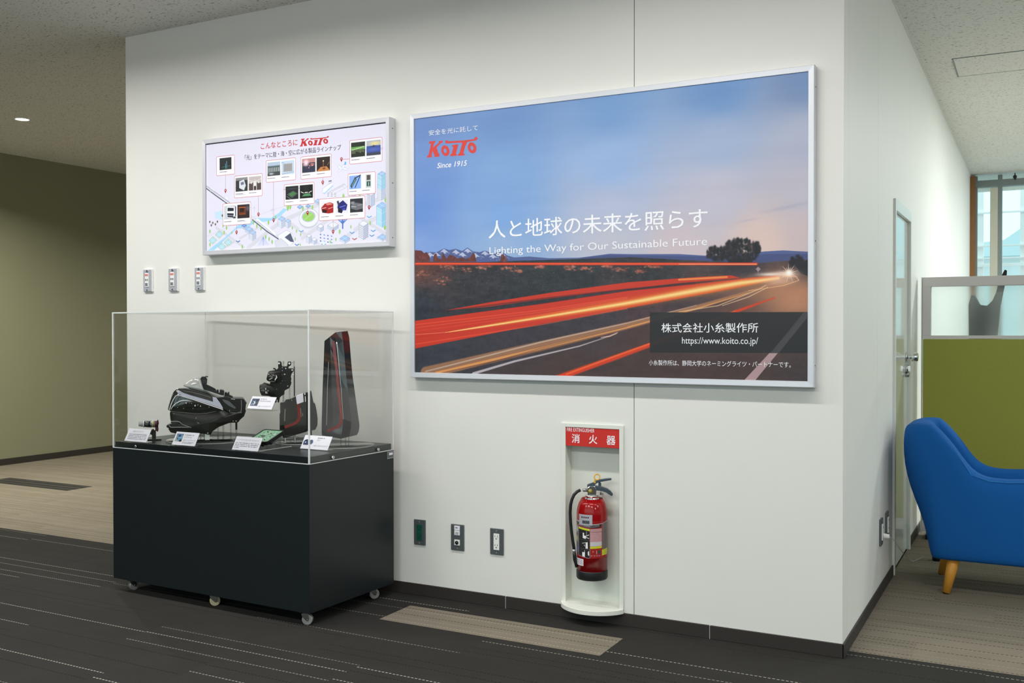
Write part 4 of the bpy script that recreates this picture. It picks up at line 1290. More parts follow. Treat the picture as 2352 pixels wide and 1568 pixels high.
# =================================================================== OBJECTS
def frame_bars(x0, x1, z0, z1, wdt, yf, yb, m, parent, name='frame_rail', chamfer=0.004):
    """four mitred rails, front face at yf, back at yb"""
    I = (x0 + wdt, x1 - wdt, z0 + wdt, z1 - wdt)
    O = (x0, x1, z0, z1)
    cor = [((O[0], O[2]), (I[0], I[2])), ((O[1], O[2]), (I[1], I[2])), ((O[1], O[3]), (I[1], I[3])), ((O[0], O[3]), (I[0], I[3]))]
    for k in range(4):
        (a, ai), (b, bi) = cor[k], cor[(k + 1) % 4]
        c = chamfer
        def off(p, pi, t):
            return (p[0] + (pi[0] - p[0]) * t, p[1] + (pi[1] - p[1]) * t)
        t1, t2, t3 = 0.10, 0.93, 1.0
        prof = [(0, yb), (0, yf + c), (t1, yf), (t2, yf + 0.001), (t3, yf + 0.005), (t3, yb)]
        vs = []
        for p, pi in ((a, ai), (b, bi)):
            for t, y in prof:
                q = off(p, pi, t); vs.append((q[0], y, q[1]))
        n = len(prof)
        fs = [(i, (i + 1) % n, (i + 1) % n + n, i + n) for i in range(n)] + [list(range(n)), list(range(2 * n - 1, n - 1, -1))]
        MB().add(vs, fs).build(name, m, parent)


def quad_print(x0, x1, z0, z1, y, m, parent, name):
    mb = MB(); mb.add([(x0, y, z0), (x1, y, z0), (x1, y, z1), (x0, y, z1)], [(0, 1, 2, 3)])
    o = mb.build(name, m, parent, recalc=False)
    uv = o.data.uv_layers.new(name='UVMap')
    for l in o.data.loops:
        uv.data[l.index].uv = [(0, 0), (1, 0), (1, 1), (0, 1)][l.vertex_index]
    return o


# ---- large poster
PX0, PX1, PZ0, PZ1 = -2.6178, -0.763, 1.0356, 2.2715
t = thing('wall_poster', 'large framed road-at-dusk poster with red light trails on front wall', 'poster', (-1.69, D - 0.001, PZ0))
frame_bars(PX0, PX1, PZ0, PZ1, 0.0245, D - 0.0425, D - 0.001, MT['alu'], t)
MB().box(PX0 + 0.02, PX1 - 0.02, D - 0.034, D - 0.002, PZ0 + 0.02, PZ1 - 0.02).build('backing', MT['poster_gap'], t)
ix0, ix1, iz0, iz1 = -2.592, -0.787, 1.060, 2.247
yp = D - 0.0365
sheet = MB().box(ix0, ix1, yp + 0.0004, yp + 0.002, iz0, iz1).build('poster_sheet', MT['print_dark'], t)
quad_print(ix0, ix1, iz0, iz1, yp, image_mat('dusk_road_print', big_poster()), t, 'poster_print')
S_ = (ix1 - ix0) / 1.808
bx = lambda x: ix0 + x * S_
bz = lambda y: iz1 - y * (iz1 - iz0) / 1.19
yl = yp - 0.0008
lettering('安全を光に託して', WORLD, bx(0.0785), bx(0.343), bz(0.0843), bz(0.0590), yl, MT['print_white'], t, 0.0)
lettering('Since 1915', WORLD, bx(0.124), bx(0.286), bz(0.2400), bz(0.2150), yl, MT['print_white'], t, 0.012, 0.22)
lettering('人と地球の未来を照らす', WORLD, bx(0.398), bx(1.412), bz(0.5790), bz(0.4980), yl, MT['print_white'], t, 0.006)
lettering('Lighting the Way for Our Sustainable Future', WORLD, bx(0.402), bx(1.410), bz(0.6585), bz(0.6170), yl, MT['print_white'], t, 0.0)
lettering('株式会社小糸製作所', WORLD, bx(1.217), bx(1.617), bz(1.0025), bz(0.9635), yl, MT['print_white'], t, 0.005)
lettering('https://www.koito.co.jp/', WORLD, bx(1.305), bx(1.617), bz(1.0560), bz(1.0210), yl, MT['print_white'], t, 0.0)
lettering('小糸製作所は、静岡大学のネーミングライツ・パートナーです。', WORLD, bx(1.162), bx(1.744), bz(1.1385), bz(1.1155), yl, MT['print_white'], t, 0.0)
for z in (1.12, 1.60, 2.19):
    MB().cyl((PX1 - 0.0005, D - 0.02, z), (PX1 + 0.001, D - 0.02, z), 0.003, n=8).build('screw', MT['dark'], t)

# ---- small poster
QX0, QX1, QZ0, QZ1 = -3.937, -2.7274, 1.6579, 2.2704
t = thing('wall_poster', 'smaller framed white city-map poster with photo call-outs above the switch plates', 'poster', (-3.33, D - 0.001, QZ0))
frame_bars(QX0, QX1, QZ0, QZ1, 0.0235, D - 0.05, D - 0.001, MT['alu'], t)
MB().box(QX0 + 0.02, QX1 - 0.02, D - 0.042, D - 0.002, QZ0 + 0.02, QZ1 - 0.02).build('backing', MT['poster_gap'], t)
jx0, jx1, jz0, jz1 = -3.911, -2.750, 1.6815, 2.2425
yq = D - 0.0445
quad_print(jx0, jx1, jz0, jz1, yq, image_mat('city_map_print', small_poster()), t, 'poster_print')
sx = lambda x: jx0 + x * (jx1 - jx0) / 1.162
sz = lambda y: jz1 - y * (jz1 - jz0) / 0.562
lettering('こんなところに', WORLD, sx(0.3805), sx(0.622), sz(0.0565), sz(0.0255), yq - 0.0006, MT['print_red'], t, 0.006)
lettering('「光」をテーマに陸・海・空に広がる製品ラインナップ', WORLD, sx(0.272), sx(0.894), sz(0.1035), sz(0.0765), yq - 0.0006, MT['print_dark'], t, 0.0)
for z in (1.70, 1.96, 2.22):
    MB().cyl((QX1 - 0.0005, D - 0.024, z), (QX1 + 0.001, D - 0.024, z), 0.003, n=8).build('screw', MT['dark'], t)

# ---- wall plates
def screw(x, z, y, parent, m='alu_dark'):
    MB().cyl((x, y, z), (x, y - 0.0022, z), 0.0034, n=12).box(x - 0.0026, x + 0.0026, y - 0.0026, y - 0.0021, z - 0.0004, z + 0.0004, 1).build('screw', [MT[m], MT['dark']], parent)


for i, (x0, x1, lab) in enumerate([(-4.423, -4.362, 'leftmost small grey control plate under the small poster'),
                                   (-4.227, -4.166, 'middle small grey control plate under the small poster'),
                                   (-4.031, -3.970, 'right small grey control plate, just below the small poster corner')]):
    t = thing('control_plate', lab, 'switch', ((x0 + x1) / 2, D, 1.475), 'grey control plates in a row')
    z0, z1 = 1.476, 1.597
    MB().box(x0 - 0.002, x1 + 0.004, D - 0.010, D, z0 - 0.002, z1 + 0.003).build('mounting_box', MT['white'], t, bevel=0.001)
    MB().box(x0, x1, D - 0.014, D - 0.0095, z0, z1).build('face_plate', MT['grey_plate'], t, bevel=0.0015)
    xm = (x0 + x1) / 2 - 0.001
    ins = MB().box(xm - 0.014, xm + 0.014, D - 0.017, D - 0.0135, 1.500, 1.578).build('insert', MT['white'], t, bevel=0.0008)
    MB().box(xm - 0.011, xm - 0.001, D - 0.0185, D - 0.0165, 1.562, 1.572).build('button', MT['lamp_red'], t)
    MB().box(xm + 0.002, xm + 0.011, D - 0.0185, D - 0.0165, 1.562, 1.572).build('button', MT['lamp_red'], t)
    for zz in (1.540,):
        MB().box(xm - 0.010, xm - 0.003, D - 0.0185, D - 0.0165, zz - 0.005, zz + 0.005).build('button', MT['grey_txt'], t)
        MB().box(xm + 0.003, xm + 0.010, D - 0.0185, D - 0.0165, zz - 0.005, zz + 0.005).build('button', MT['grey_txt'], t)
    MB().box(xm - 0.010, xm + 0.008, D - 0.0185, D - 0.0165, 1.506, 1.522).build('dial_cover', MT['grey_txt'], t)
    MB().box(xm - 0.008, xm + 0.010, D - 0.0145, D - 0.0138, 1.582, 1.586).build('lettering', MT['print_dark'], t)
    screw(xm, 1.591, D - 0.014, t, 'dark'); screw(xm, 1.483, D - 0.014, t, 'dark')


def slots(x, z, y, parent, m='dark', ground=True):
    MB().box(x - 0.0075, x - 0.0055, y - 0.0006, y + 0.0004, z + 0.001, z + 0.009).build('slot', MT[m], parent)
    MB().box(x + 0.0055, x + 0.0075, y - 0.0006, y + 0.0004, z + 0.001, z + 0.009).build('slot', MT[m], parent)
    if ground:
        MB().cyl((x, y + 0.0004, z - 0.006), (x, y - 0.0006, z - 0.006), 0.0028, n=12).build('slot', MT[m], parent)


for kind, x0, x1, z0, z1, lab in [('green', -2.6215, -2.5575, 0.2405, 0.3605, 'dark wall plate with green double socket beside the black plinth'),
                                  ('data', -2.4155, -2.3455, 0.236, 0.357, 'dark wall plate with white labelled jack and round aerial socket'),
                                  ('white', -2.2065, -2.1375, 0.238, 0.357, 'dark wall plate with white double socket, nearest the fire extinguisher')]:
    t = thing('wall_socket', lab, 'socket', ((x0 + x1) / 2, D, z0), 'dark wall plates low on the front wall')
    MB().box(x0, x1, D - 0.007, D, z0, z1).build('face_plate', MT['sock_plate'], t, bevel=0.0022)
    xm = (x0 + x1) / 2; zm = (z0 + z1) / 2; yf = D - 0.007
    if kind in ('green', 'white'):
        k = MT['green_sock'] if kind == 'green' else MT['white']
        MB().box(xm - 0.0145, xm + 0.0145, yf - 0.003, yf + 0.001, zm - 0.037, zm + 0.037).build('socket_insert', k, t, bevel=0.0008)
        for dz in (0.020, -0.020):
            slots(xm, zm + dz, yf - 0.003, t)
        screw(xm, z1 - 0.010, yf, t); screw(xm, z0 + 0.010, yf, t)
    else:
        MB().box(xm - 0.0145, xm + 0.0145, yf - 0.003, yf + 0.001, zm + 0.011, zm + 0.033).build('jack_insert', MT['white'], t, bevel=0.0008)
        MB().box(xm - 0.008, xm + 0.008, yf - 0.0036, yf - 0.0028, zm + 0.014, zm + 0.026).build('jack_shutter', MT['grey_plate'], t)
        MB().box(xm - 0.0145, xm + 0.0145, yf - 0.0026, yf + 0.001, zm + 0.035, zm + 0.055).build('label_strip', MT['card'], t)
        MB().box(xm - 0.010, xm + 0.004, yf - 0.003, yf - 0.0025, zm + 0.043, zm + 0.048).build('lettering', MT['grey_txt'], t)
        MB().box(xm - 0.0145, xm + 0.0145, yf - 0.003, yf + 0.001, zm - 0.036, zm - 0.010).build('aerial_insert', MT['white'], t, bevel=0.0008)
        MB().lathe([(0.0045, 0.0), (0.0085, 0.0), (0.0085, 0.004), (0.0065, 0.006), (0.0045, 0.006), (0.0045, 0.0)], (0, 0, 0), 20)
        rg = MB(Frame((xm, yf - 0.003, zm - 0.023), (1, 0, 0), (0, 0, 1), (0, -1, 0)))
        rg.lathe([(0.0050, 0.0), (0.0085, 0.0), (0.0085, 0.004), (0.0065, 0.006), (0.0050, 0.006)], (0, 0, 0), 20).build('aerial_socket', MT['dark'], t)
        rg = MB(Frame((xm, yf - 0.003, zm - 0.023), (1, 0, 0), (0, 0, 1), (0, -1, 0)))
        rg.lathe([(0, 0.003), (0.0045, 0.003), (0.0045, 0.0), (0, 0)], (0, 0, 0), 16).build('aerial_pin', MT['chrome'], t)
        screw(xm + 0.001, z0 + 0.010, yf, t)

# ---- fire extinguisher cabinet, sunk into the wall with a bowed foot
EX0, EX1, EZ0, EZ1 = -1.8475, -1.5555, 0.052, 0.853
t = thing('extinguisher_cabinet', 'white recessed fire extinguisher cabinet with red sign and bowed shelf', 'cabinet', (-1.70, D, EZ0))
NY = D + 0.058
m_ = MB()
m_.box(EX0, NX0 + 0.006, D - 0.010, D + 0.001, EZ0 + 0.01, EZ1).box(NX1 - 0.006, EX1, D - 0.010, D + 0.001, EZ0 + 0.01, EZ1).box(NX0 + 0.006, NX1 - 0.006, D - 0.010, D + 0.001, EZ1 - 0.018, EZ1)
m_.build('face_frame', MT['cab_white'], t, bevel=0.002)
m_ = MB()
m_.box(NX0 + 0.001, NX1 - 0.001, NY, NY + 0.003, NZ0 + 0.001, NZ1 - 0.001)
m_.box(NX0 + 0.001, NX0 + 0.004, D + 0.001, NY, NZ0 + 0.001, NZ1 - 0.001).box(NX1 - 0.004, NX1 - 0.001, D + 0.001, NY, NZ0 + 0.001, NZ1 - 0.001)
m_.box(NX0 + 0.004, NX1 - 0.004, D + 0.001, NY, NZ1 - 0.004, NZ1 - 0.001)
m_.build('niche_liner', MT['cab_white'], t)
arc = []
xc = (EX0 + EX1) / 2; hw = (EX1 - EX0) / 2
for i in range(25):
    a = i / 24; x = EX0 + (EX1 - EX0) * a
    arc.append((x, D - 0.012 - 0.092 * (1 - ((x - xc) / hw) ** 2) ** 0.75))
MB().slab([(EX1, D - 0.001)] + [(EX0, D - 0.001)] + arc, EZ0 + 0.0, EZ0 + 0.020).build('bowed_shelf', MT['cab_white'], t, bevel=0.002)
MB().box(NX0 + 0.004, NX1 - 0.004, D - 0.001, NY, NZ0 + 0.001, NZ0 + 0.004).build('niche_floor', MT['cab_white'], t)
sg = MB().box(NX0 + 0.006, NX1 - 0.006, D - 0.007, D - 0.001, 0.754, EZ1 - 0.018).build('sign_panel', MT['sign_red'], t, bevel=0.0008)
ys = D - 0.0076
lettering('FIRE EXTINGUISHER', WORLD, -1.820, -1.690, 0.8165, 0.8325, ys, MT['print_white'], sg, 0.0)
for ch, a, b in (('消', -1.797, -1.759), ('火', -1.716, -1.676), ('器', -1.634, -1.592)):
    lettering(ch, WORLD, a, b, 0.7675, 0.8065, ys, MT['print_white'], sg, 0.012)
MB().tube([(-1.70 + 0.02, NY, 0.545), (-1.70 + 0.02, NY - 0.02, 0.545), (-1.70 + 0.02, NY - 0.02, 0.56)], 0.004, n=8).build('hook', MT['steel'], t)

# ---- fire extinguisher
ECX, ECY = -1.7115, D - 0.022
EF = facing(0, 0, 0)
e_ = Vector((ECX, ECY, 0)).normalized()
EF = Frame((ECX, ECY, 0), (e_.y, -e_.x, 0), e_)
ce = lambda x, y: (1290 + x / 5.807, 1080 + y / 5.807)
ez = lambda y, d=0.0: EF.at(*ce(405, y), d)[1]
ex_ = lambda x, y, d=0.0: EF.at(*ce(x, y), d)[0]
CX0 = ex_(405, 900)
EF = Frame(EF.w(CX0, 0, 0), EF.ex, EF.ey)
RB = (ex_(610, 900) - ex_(200, 900)) / 2
zb0 = EF.at(*ce(405, 1482), -RB)[1]
zsk = EF.at(*ce(405, 1362), -RB)[1]
zsh = ez(560); znk = ez(405)
t = thing('fire_extinguisher', 'red fire extinguisher with black hose hanging in the wall niche', 'fire extinguisher', tuple(EF.w(0, 0, zb0)))
MB(EF).lathe([(0, zsk - 0.02), (RB, zsk - 0.02), (RB, zsh), (RB * 0.975, zsh + 0.018), (RB * 0.88, zsh + 0.040), (RB * 0.70, zsh + 0.062), (RB * 0.52, znk - 0.012), (RB * 0.44, znk), (RB * 0.42, znk + 0.006), (0, znk + 0.006)], n=56).build('cylinder', MT['red'], t)
MB(EF).lathe([(0, zb0), (RB * 0.97, zb0), (RB * 1.02, zb0 + 0.006), (RB * 1.02, zsk - 0.004), (RB * 1.0, zsk), (RB * 0.9, zsk)], n=56).build('base_skirt', MT['rubber'], t)
zc1 = ez(322)
MB(EF).lathe([(0, znk + 0.002), (RB * 0.43, znk + 0.002), (RB * 0.47, znk + 0.004), (RB * 0.47, znk + 0.012), (RB * 0.42, znk + 0.014), (RB * 0.42, znk + 0.018), (RB * 0.46, znk + 0.020), (RB * 0.46, zc1 - 0.003), (RB * 0.36, zc1), (0, zc1)], n=40).build('neck_collar', MT['chrome'], t)
P_ = lambda x, y, d=0.0: (EF.at(*ce(x, y), d)[0], EF.at(*ce(x, y), d)[1])
def ppt(x, y, d=0.0):
    q = EF.at(*ce(x, y), d); return (q[0], d, q[1])
MB(EF).prism([P_(345, 330), P_(345, 222), P_(372, 205), P_(440, 205), P_(462, 240), P_(462, 330)], -0.016, 0.016).build('valve_body', MT['chrome'], t, bevel=0.002)
gx, gz = P_(382, 278, -0.02)
MB(Frame(EF.w(gx, -0.016, gz), EF.ex, (0, 0, 1), -EF.ey)).lathe([(0, 0), (0.0085, 0), (0.0085, 0.006), (0.007, 0.008), (0, 0.008)], n=20).build('pressure_gauge', MT['bronze'], t)
MB(Frame(EF.w(gx, -0.0245, gz), EF.ex, (0, 0, 1), -EF.ey)).lathe([(0, 0.0), (0.0055, 0.0), (0.0055, 0.0006), (0, 0.0006)], n=16).build('gauge_dial', MT['green_fab'], t)
MB(EF).prism([P_(342, 235), P_(340, 188), P_(365, 178), P_(420, 160), P_(470, 132), P_(520, 118), P_(600, 107), P_(655, 102), P_(668, 112), P_(662, 126), P_(600, 136), P_(520, 150), P_(470, 166), P_(440, 192), P_(460, 205), P_(455, 235)], -0.009, 0.009).build('carry_lever', MT['lever'], t, bevel=0.0015)
MB(EF).prism([P_(450, 200), P_(540, 216), P_(610, 240), P_(655, 272), P_(684, 312), P_(680, 330), P_(664, 337), P_(635, 318), P_(590, 290), P_(530, 270), P_(452, 262)], -0.010, 0.010).build('squeeze_handle', MT['lever'], t, bevel=0.002)
MB(EF).prism([P_(488, 212), P_(492, 145), P_(512, 140), P_(516, 162), P_(528, 166), P_(528, 205), P_(512, 214)], -0.006, 0.006).build('lever_link', MT['lever'], t, bevel=0.001)
rx, rz = P_(472, 88)
ring = [(rx + 0.0118 * math.cos(2 * PI * i / 24), 0.003 * math.sin(2 * PI * i / 24), rz + 0.0118 * math.sin(2 * PI * i / 24)) for i in range(24)]
pr = MB(EF).tube(ring, 0.0029, n=8, closed=True)
pr.box(P_(440, 150)[0] - 0.003, P_(440, 150)[0] + 0.004, -0.011, 0.011, P_(440, 165)[1], P_(440, 130)[1])
pr.build('safety_pin', MT['yellow'], t)
hp = [(335, 265), (300, 262), (250, 262), (205, 285), (165, 325), (138, 385), (120, 460), (113, 560), (118, 680), (130, 800), (145, 920), (160, 1010), (166, 1060)]
dd = [-0.004, -0.006, -0.010, -0.014, -0.018, -0.02, -0.02, -0.02, -0.02, -0.02, -0.02, -0.02, -0.02]
MB(EF).tube([ppt(x, y, d) for (x, y), d in zip(hp[2:], dd[2:])], 0.0066, n=14).build('hose', MT['rubber'], t)
MB(EF).tube([ppt(352, 266, -0.002), ppt(300, 263, -0.006), ppt(285, 262, -0.007)], 0.0072, n=14).build('hose_ferrule', MT['steel'], t)
MB(EF).tube([ppt(163, 1050, -0.02), ppt(167, 1105, -0.02)], 0.0074, n=14).build('nozzle_band', MT['steel'], t)
MB(EF).tube([ppt(167, 1098, -0.02), ppt(172, 1130, -0.02), ppt(176, 1190, -0.02), ppt(188, 1240, -0.02), ppt(197, 1290, -0.02)], [0.0075, 0.0082, 0.0080, 0.0064, 0.0055], n=14).build('nozzle', MT['rubber'], t)


def ext_label():
    """front projection px of the crop, then unrolled around the cylinder"""
    x0, x1, y0, y1 = 50, 836, 300, 1260
    W, H = 393, 480
    P = Paint(W, H, hom([(x0, y0), (x1, y0), (x1, y1), (x0, y1)], W, H), (150, 24, 28))
    bk = (44, 42, 44)
    P.poly([(50, 310), (250, 372), (460, 382), (700, 365), (836, 318), (836, 345), (700, 380), (460, 395), (250, 390), (50, 330)], (214, 200, 204))
    P.poly([(60, 340), (200, 378), (460, 392), (690, 378), (660, 470), (460, 480), (240, 462), (60, 420)], bk)
    for k in range(16):
        P.line([(100 + k * 34, 418 + 22 * math.sin(k * .2)), (112 + k * 34, 440 + 22 * math.sin(k * .2))], 5, (226, 226, 226), .8)
    P.line([(110, 400), (400, 440)], 3, (226, 226, 226), .9); P.line([(450, 400), (620, 398)], 7, (220, 220, 220), .8)
    P.poly([(50, 430), (95, 460), (95, 1200), (50, 1170)], (60, 56, 64)); P.blob((66, 540), 8, 50, (230, 230, 230), .9, 2); P.blob((64, 790), 9, 46, (200, 196, 40), 1, 2); P.poly([(50, 1000), (92, 1010), (92, 1130), (50, 1110)], (70, 80, 150))
    P.poly([(100, 470), (385, 505), (385, 1250), (340, 1255), (100, 1205)], bk); P.line([(100, 470), (385, 505), (388, 1250), (330, 1255), (100, 1210), (98, 470)], 3, (206, 206, 206), 1)
    P.poly([(104, 474), (382, 508), (380, 556), (104, 520)], (212, 214, 40))
    for y in (790, 1020):
        P.line([(105, y), (384, y + 8)], 2, (150, 150, 150), .9)
    for (a, b, c, d) in [(205, 610, 240, 750), (240, 680, 285, 760)]:
        P.poly([(a, b), (c, b), (c, d), (a, d)], (240, 240, 240))
    P.line([(285, 690), (360, 655)], 8, (240, 240, 240), 1); P.line([(285, 720), (360, 745)], 8, (240, 240, 240), 1); P.line([(300, 570), (300, 660)], 8, (150, 150, 150), 1)
    P.poly([(280, 860), (330, 840), (335, 1010), (275, 1010)], (240, 240, 240)); P.line([(195, 885), (320, 850)], 6, (240, 240, 240), 1); P.line([(240, 920), (262, 950)], 6, (240, 240, 240), 1)
    P.poly([(190, 1110), (260, 1110), (258, 1230), (190, 1220)], (240, 240, 240)); P.line([(250, 1060), (250, 1110)], 5, (240, 240, 240), 1); P.poly([(330, 1100), (365, 1060), (372, 1190), (335, 1180)], (226, 226, 226))
    g = np.random.RandomState(2)
    for k in range(70):
        x = g.uniform(112, 190); y = g.choice([560, 585, 610, 640, 700, 730, 850, 880, 910, 940, 970, 1050, 1080, 1110, 1160, 1190]) + g.uniform(-3, 3)
        P.line([(x, y), (x + g.uniform(5, 18), y + 1)], 2, (150, 150, 150), .6)
    P.poly([(395, 500), (690, 490), (690, 830), (395, 840)], (196, 150, 154))
    for k in range(7):
        P.line([(420 + k * 40, 580), (440 + k * 40, 580)], 6, (60, 40, 44), .9)
    for k in range(40):
        x = g.uniform(410, 670); y = g.choice([530, 630, 650, 700, 730, 760, 790]); P.line([(x, y), (x + g.uniform(8, 22), y)], 2, (120, 60, 66), .6)
    P.poly([(395, 840), (690, 830), (690, 940), (395, 950)], (206, 206, 210)); P.poly([(395, 955), (690, 945), (690, 1000), (395, 1010)], (206, 206, 48))
    for y in (870, 900, 925):
        P.line([(405, y), (680, y - 8)], 1.5, (140, 140, 150), .8)
    P.poly([(395, 1015), (690, 1005), (690, 1230), (395, 1250)], (158, 40, 40)); P.poly([(590, 1060), (660, 1056), (660, 1135), (590, 1140)], (70, 70, 70)); P.line([(560, 1060), (562, 1145)], 6, (226, 210, 210), 1); P.blob((468, 1085), 9, 9, (210, 170, 170), .8, 2)
    for x in (425, 500, 560, 620, 800):
        P.line([(x - 10, 1192), (x + 22, 1190)], 5, (226, 210, 210), .9)
    P.poly([(705, 370), (836, 330), (836, 1030), (705, 1040)], (112, 104, 104))
    for k in range(120):
        x = g.uniform(712, 825); y = g.uniform(380, 1020); P.line([(x, y), (x + g.uniform(4, 14), y)], 1.5, (170, 160, 160) if k % 2 else (60, 56, 58), .5)
    P.poly([(695, 1045), (832, 1030), (830, 1180), (695, 1195)], (206, 208, 44))
    for y in (1075, 1130, 1150):
        P.line([(710, y), (815, y - 8)], 2, (120, 120, 40), .8)
    # unroll
    n = 560
    th = (np.arange(n) + 0.5) / n * PI - PI / 2
    col = ((np.sin(th) * 0.5 + 0.5) * (W - 1)).astype(int)
    return P.a[:, col]


TH = 88 * PI / 180
def wrap(xa, xb, ya, yb, m, name, rad, u01=None, sheets=30):
    """a sheet following the cylinder, between crop px columns / rows of the label close-up (scale 11.2)"""
    cl_ = lambda x: max(-0.9995, min(0.9995, (x - 448) / 392))
    a, b = math.asin(cl_(xa)), math.asin(cl_(xb))
    za = EF.at(1360, 1170 + ya / 11.2, -RB)[1]; zb = EF.at(1360, 1170 + yb / 11.2, -RB)[1]
    mb = MB(EF); vs = []; fs = []
    for i in range(sheets + 1):
        th = a + (b - a) * i / sheets
        for z in (zb, za):
            vs.append((rad * math.sin(th), -rad * math.cos(th), z))
    for i in range(sheets):
        fs.append((2 * i, 2 * i + 2, 2 * i + 3, 2 * i + 1))
    o = mb.add(vs, fs, 0, True).build(name, m, t, recalc=False)
    if u01:
        uv = o.data.uv_layers.new(name='UVMap')
        for l in o.data.loops:
            i, k = divmod(l.vertex_index, 2)
            uv.data[l.index].uv = (u01[0] + (u01[1] - u01[0]) * i / sheets, k)
    return o


wrap(50, 846, 300, 1260, image_mat('extinguisher_label_print', ext_label(), 0.3, 0.5), 'instruction_label', RB + 0.0004, (0, 1))
st = wrap(125, 455, 140, 415, MT['grey_plate'], 'number_sticker', RB + 0.0009)
for i in range(4):
    wrap(185 + i * 50, 215 + i * 50, 190, 232, MT['dkred'], 'lettering', RB + 0.0012, sheets=3)
wrap(205, 388, 285, 378, MT['grey_txt'], 'number_field', RB + 0.0012, sheets=8)
for i in range(7):
    wrap(215 + i * 24, 229 + i * 24, 300, 362, MT['dark'], 'lettering', RB + 0.0015, sheets=2)
wrap(45, 232, 1290, 1470, MT['lilac'], 'inspection_sticker', RB + 0.0006)
for r in range(3):
    for i in range(3):
        wrap(90 + i * 42 + r * 8, 108 + i * 42 + r * 8, 1322 + r * 44, 1344 + r * 44, MT['grey_txt'], 'lettering', RB + 0.0009, sheets=2)

# ---- black display plinth on casters
BW, BD, BZ0, BZ1, BZ2, BZP = 1.2434, 0.5905, 0.060, 0.6919, 1.3457, 0.7224
t = thing('display_plinth', 'black wheeled display plinth standing against the front wall', 'plinth', tuple(BOX.w(-BW / 2, BD / 2, 0)))
pl = t
MB(BOX).box(-BW, 0, 0, BD, BZ0, BZ1).build('body', MT['black_lam'], t, bevel=0.0015)
MB(BOX).box(-BW + 0.008, -0.008, 0.008, BD - 0.008, BZ1, BZP).build('raised_top', MT['black_lam'], t, bevel=0.001)


def caster(a, b, yaw, big=True):
    fr = Frame(BOX.w(a, b, 0), (math.cos(yaw), math.sin(yaw), 0), (-math.sin(yaw), math.cos(yaw), 0))
    r = 0.023
    o = MB(fr).box(-0.022, 0.022, -0.020, 0.020, BZ0 - 0.004, BZ0).cyl((0, 0, BZ0 - 0.012), (0, 0, BZ0 - 0.003), 0.014, n=16).build('caster', MT['chrome'], pl)
    MB(fr).prism([(-0.014, BZ0 - 0.010), (0.014, BZ0 - 0.010), (0.020, 0.030), (0.016, 0.018), (0.008, 0.018), (-0.010, 0.036)], -0.014, -0.012).prism([(-0.014, BZ0 - 0.010), (0.014, BZ0 - 0.010), (0.020, 0.030), (0.016, 0.018), (0.008, 0.018), (-0.010, 0.036)], 0.012, 0.014).cyl((0.010, -0.016, r), (0.010, 0.016, r), 0.0035, n=10).build('fork', MT['chrome'], o)
    MB(fr).cyl((0.010, -0.0105, r), (0.010, 0.0105, r), r, n=28).build('wheel', MT['cream'] if big else MT['alu_dark'], o, bevel=0.002)
    return o


MT['cream'] = mat('cream_wheel', srgb(196, 184, 150), 0.5)
for a, b, yw, bg_ in [(-0.055, 0.035, 0.4, False), (-0.62, 0.045, 0.9, True), (-BW + 0.075, 0.045, 1.3, False), (-0.06, BD - 0.09, 0.9, False), (-BW + 0.08, BD - 0.06, 0.7, False)]:
    caster(a, b, yw, bg_)

# nameplate hanging on the plinth's end face near the wall
yz = [(0.545, 0.664), (0.583, 0.664), (0.583, 0.689), (0.545, 0.689)]
MB(BOX).box(0.0, 0.0015, 0.540, 0.586, 0.655, 0.688).build('number_plate', MT['steel'], pl)
MB(BOX).box(0.0015, 0.0020, 0.543, 0.583, 0.659, 0.685).build('number_plate_field', MT['sock_plate'], pl)
MB(BOX).box(0.0020, 0.0024, 0.552, 0.580, 0.671, 0.682).build('number_plate_label', MT['card'], pl)

# ---- clear acrylic cover: five panes, edges painted white as if catching light
t = thing('acrylic_cover', 'clear acrylic box cover sitting on the black plinth', 'display case', tuple(BOX.w(-BW / 2, BD / 2, BZ1)))
th_ = 0.006


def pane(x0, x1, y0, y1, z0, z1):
    """clear sheet; its narrow faces are white, the glow of polished edges put into colour"""
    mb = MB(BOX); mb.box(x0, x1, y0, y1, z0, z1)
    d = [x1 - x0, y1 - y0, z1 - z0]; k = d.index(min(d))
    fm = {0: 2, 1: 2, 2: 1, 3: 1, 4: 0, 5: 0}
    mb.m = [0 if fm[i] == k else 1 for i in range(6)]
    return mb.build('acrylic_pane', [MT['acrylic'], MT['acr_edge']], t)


pane(-BW, 0, 0, th_, BZ1, BZ2 - th_)
pane(-BW, 0, BD - th_, BD, BZ1, BZ2 - th_)
pane(-BW, -BW + th_, th_, BD - th_, BZ1, BZ2 - th_)
pane(-th_, 0, th_, BD - th_, BZ1, BZ2 - th_)
pane(-BW, 0, 0, BD, BZ2 - th_, BZ2)
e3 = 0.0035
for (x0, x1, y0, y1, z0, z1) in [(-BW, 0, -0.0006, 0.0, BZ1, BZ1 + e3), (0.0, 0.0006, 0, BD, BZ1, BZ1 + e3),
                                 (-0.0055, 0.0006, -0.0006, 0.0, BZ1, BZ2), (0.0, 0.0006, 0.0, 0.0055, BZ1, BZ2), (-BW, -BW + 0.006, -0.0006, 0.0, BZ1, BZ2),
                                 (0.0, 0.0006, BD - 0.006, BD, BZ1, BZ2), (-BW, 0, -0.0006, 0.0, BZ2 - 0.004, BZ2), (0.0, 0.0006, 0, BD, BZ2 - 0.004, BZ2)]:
    MB(BOX).box(x0, x1, y0, y1, z0, z1).build('edge_glow_strip', MT['acr_line'], t)  # white strips added to paint light caught in the acrylic edges
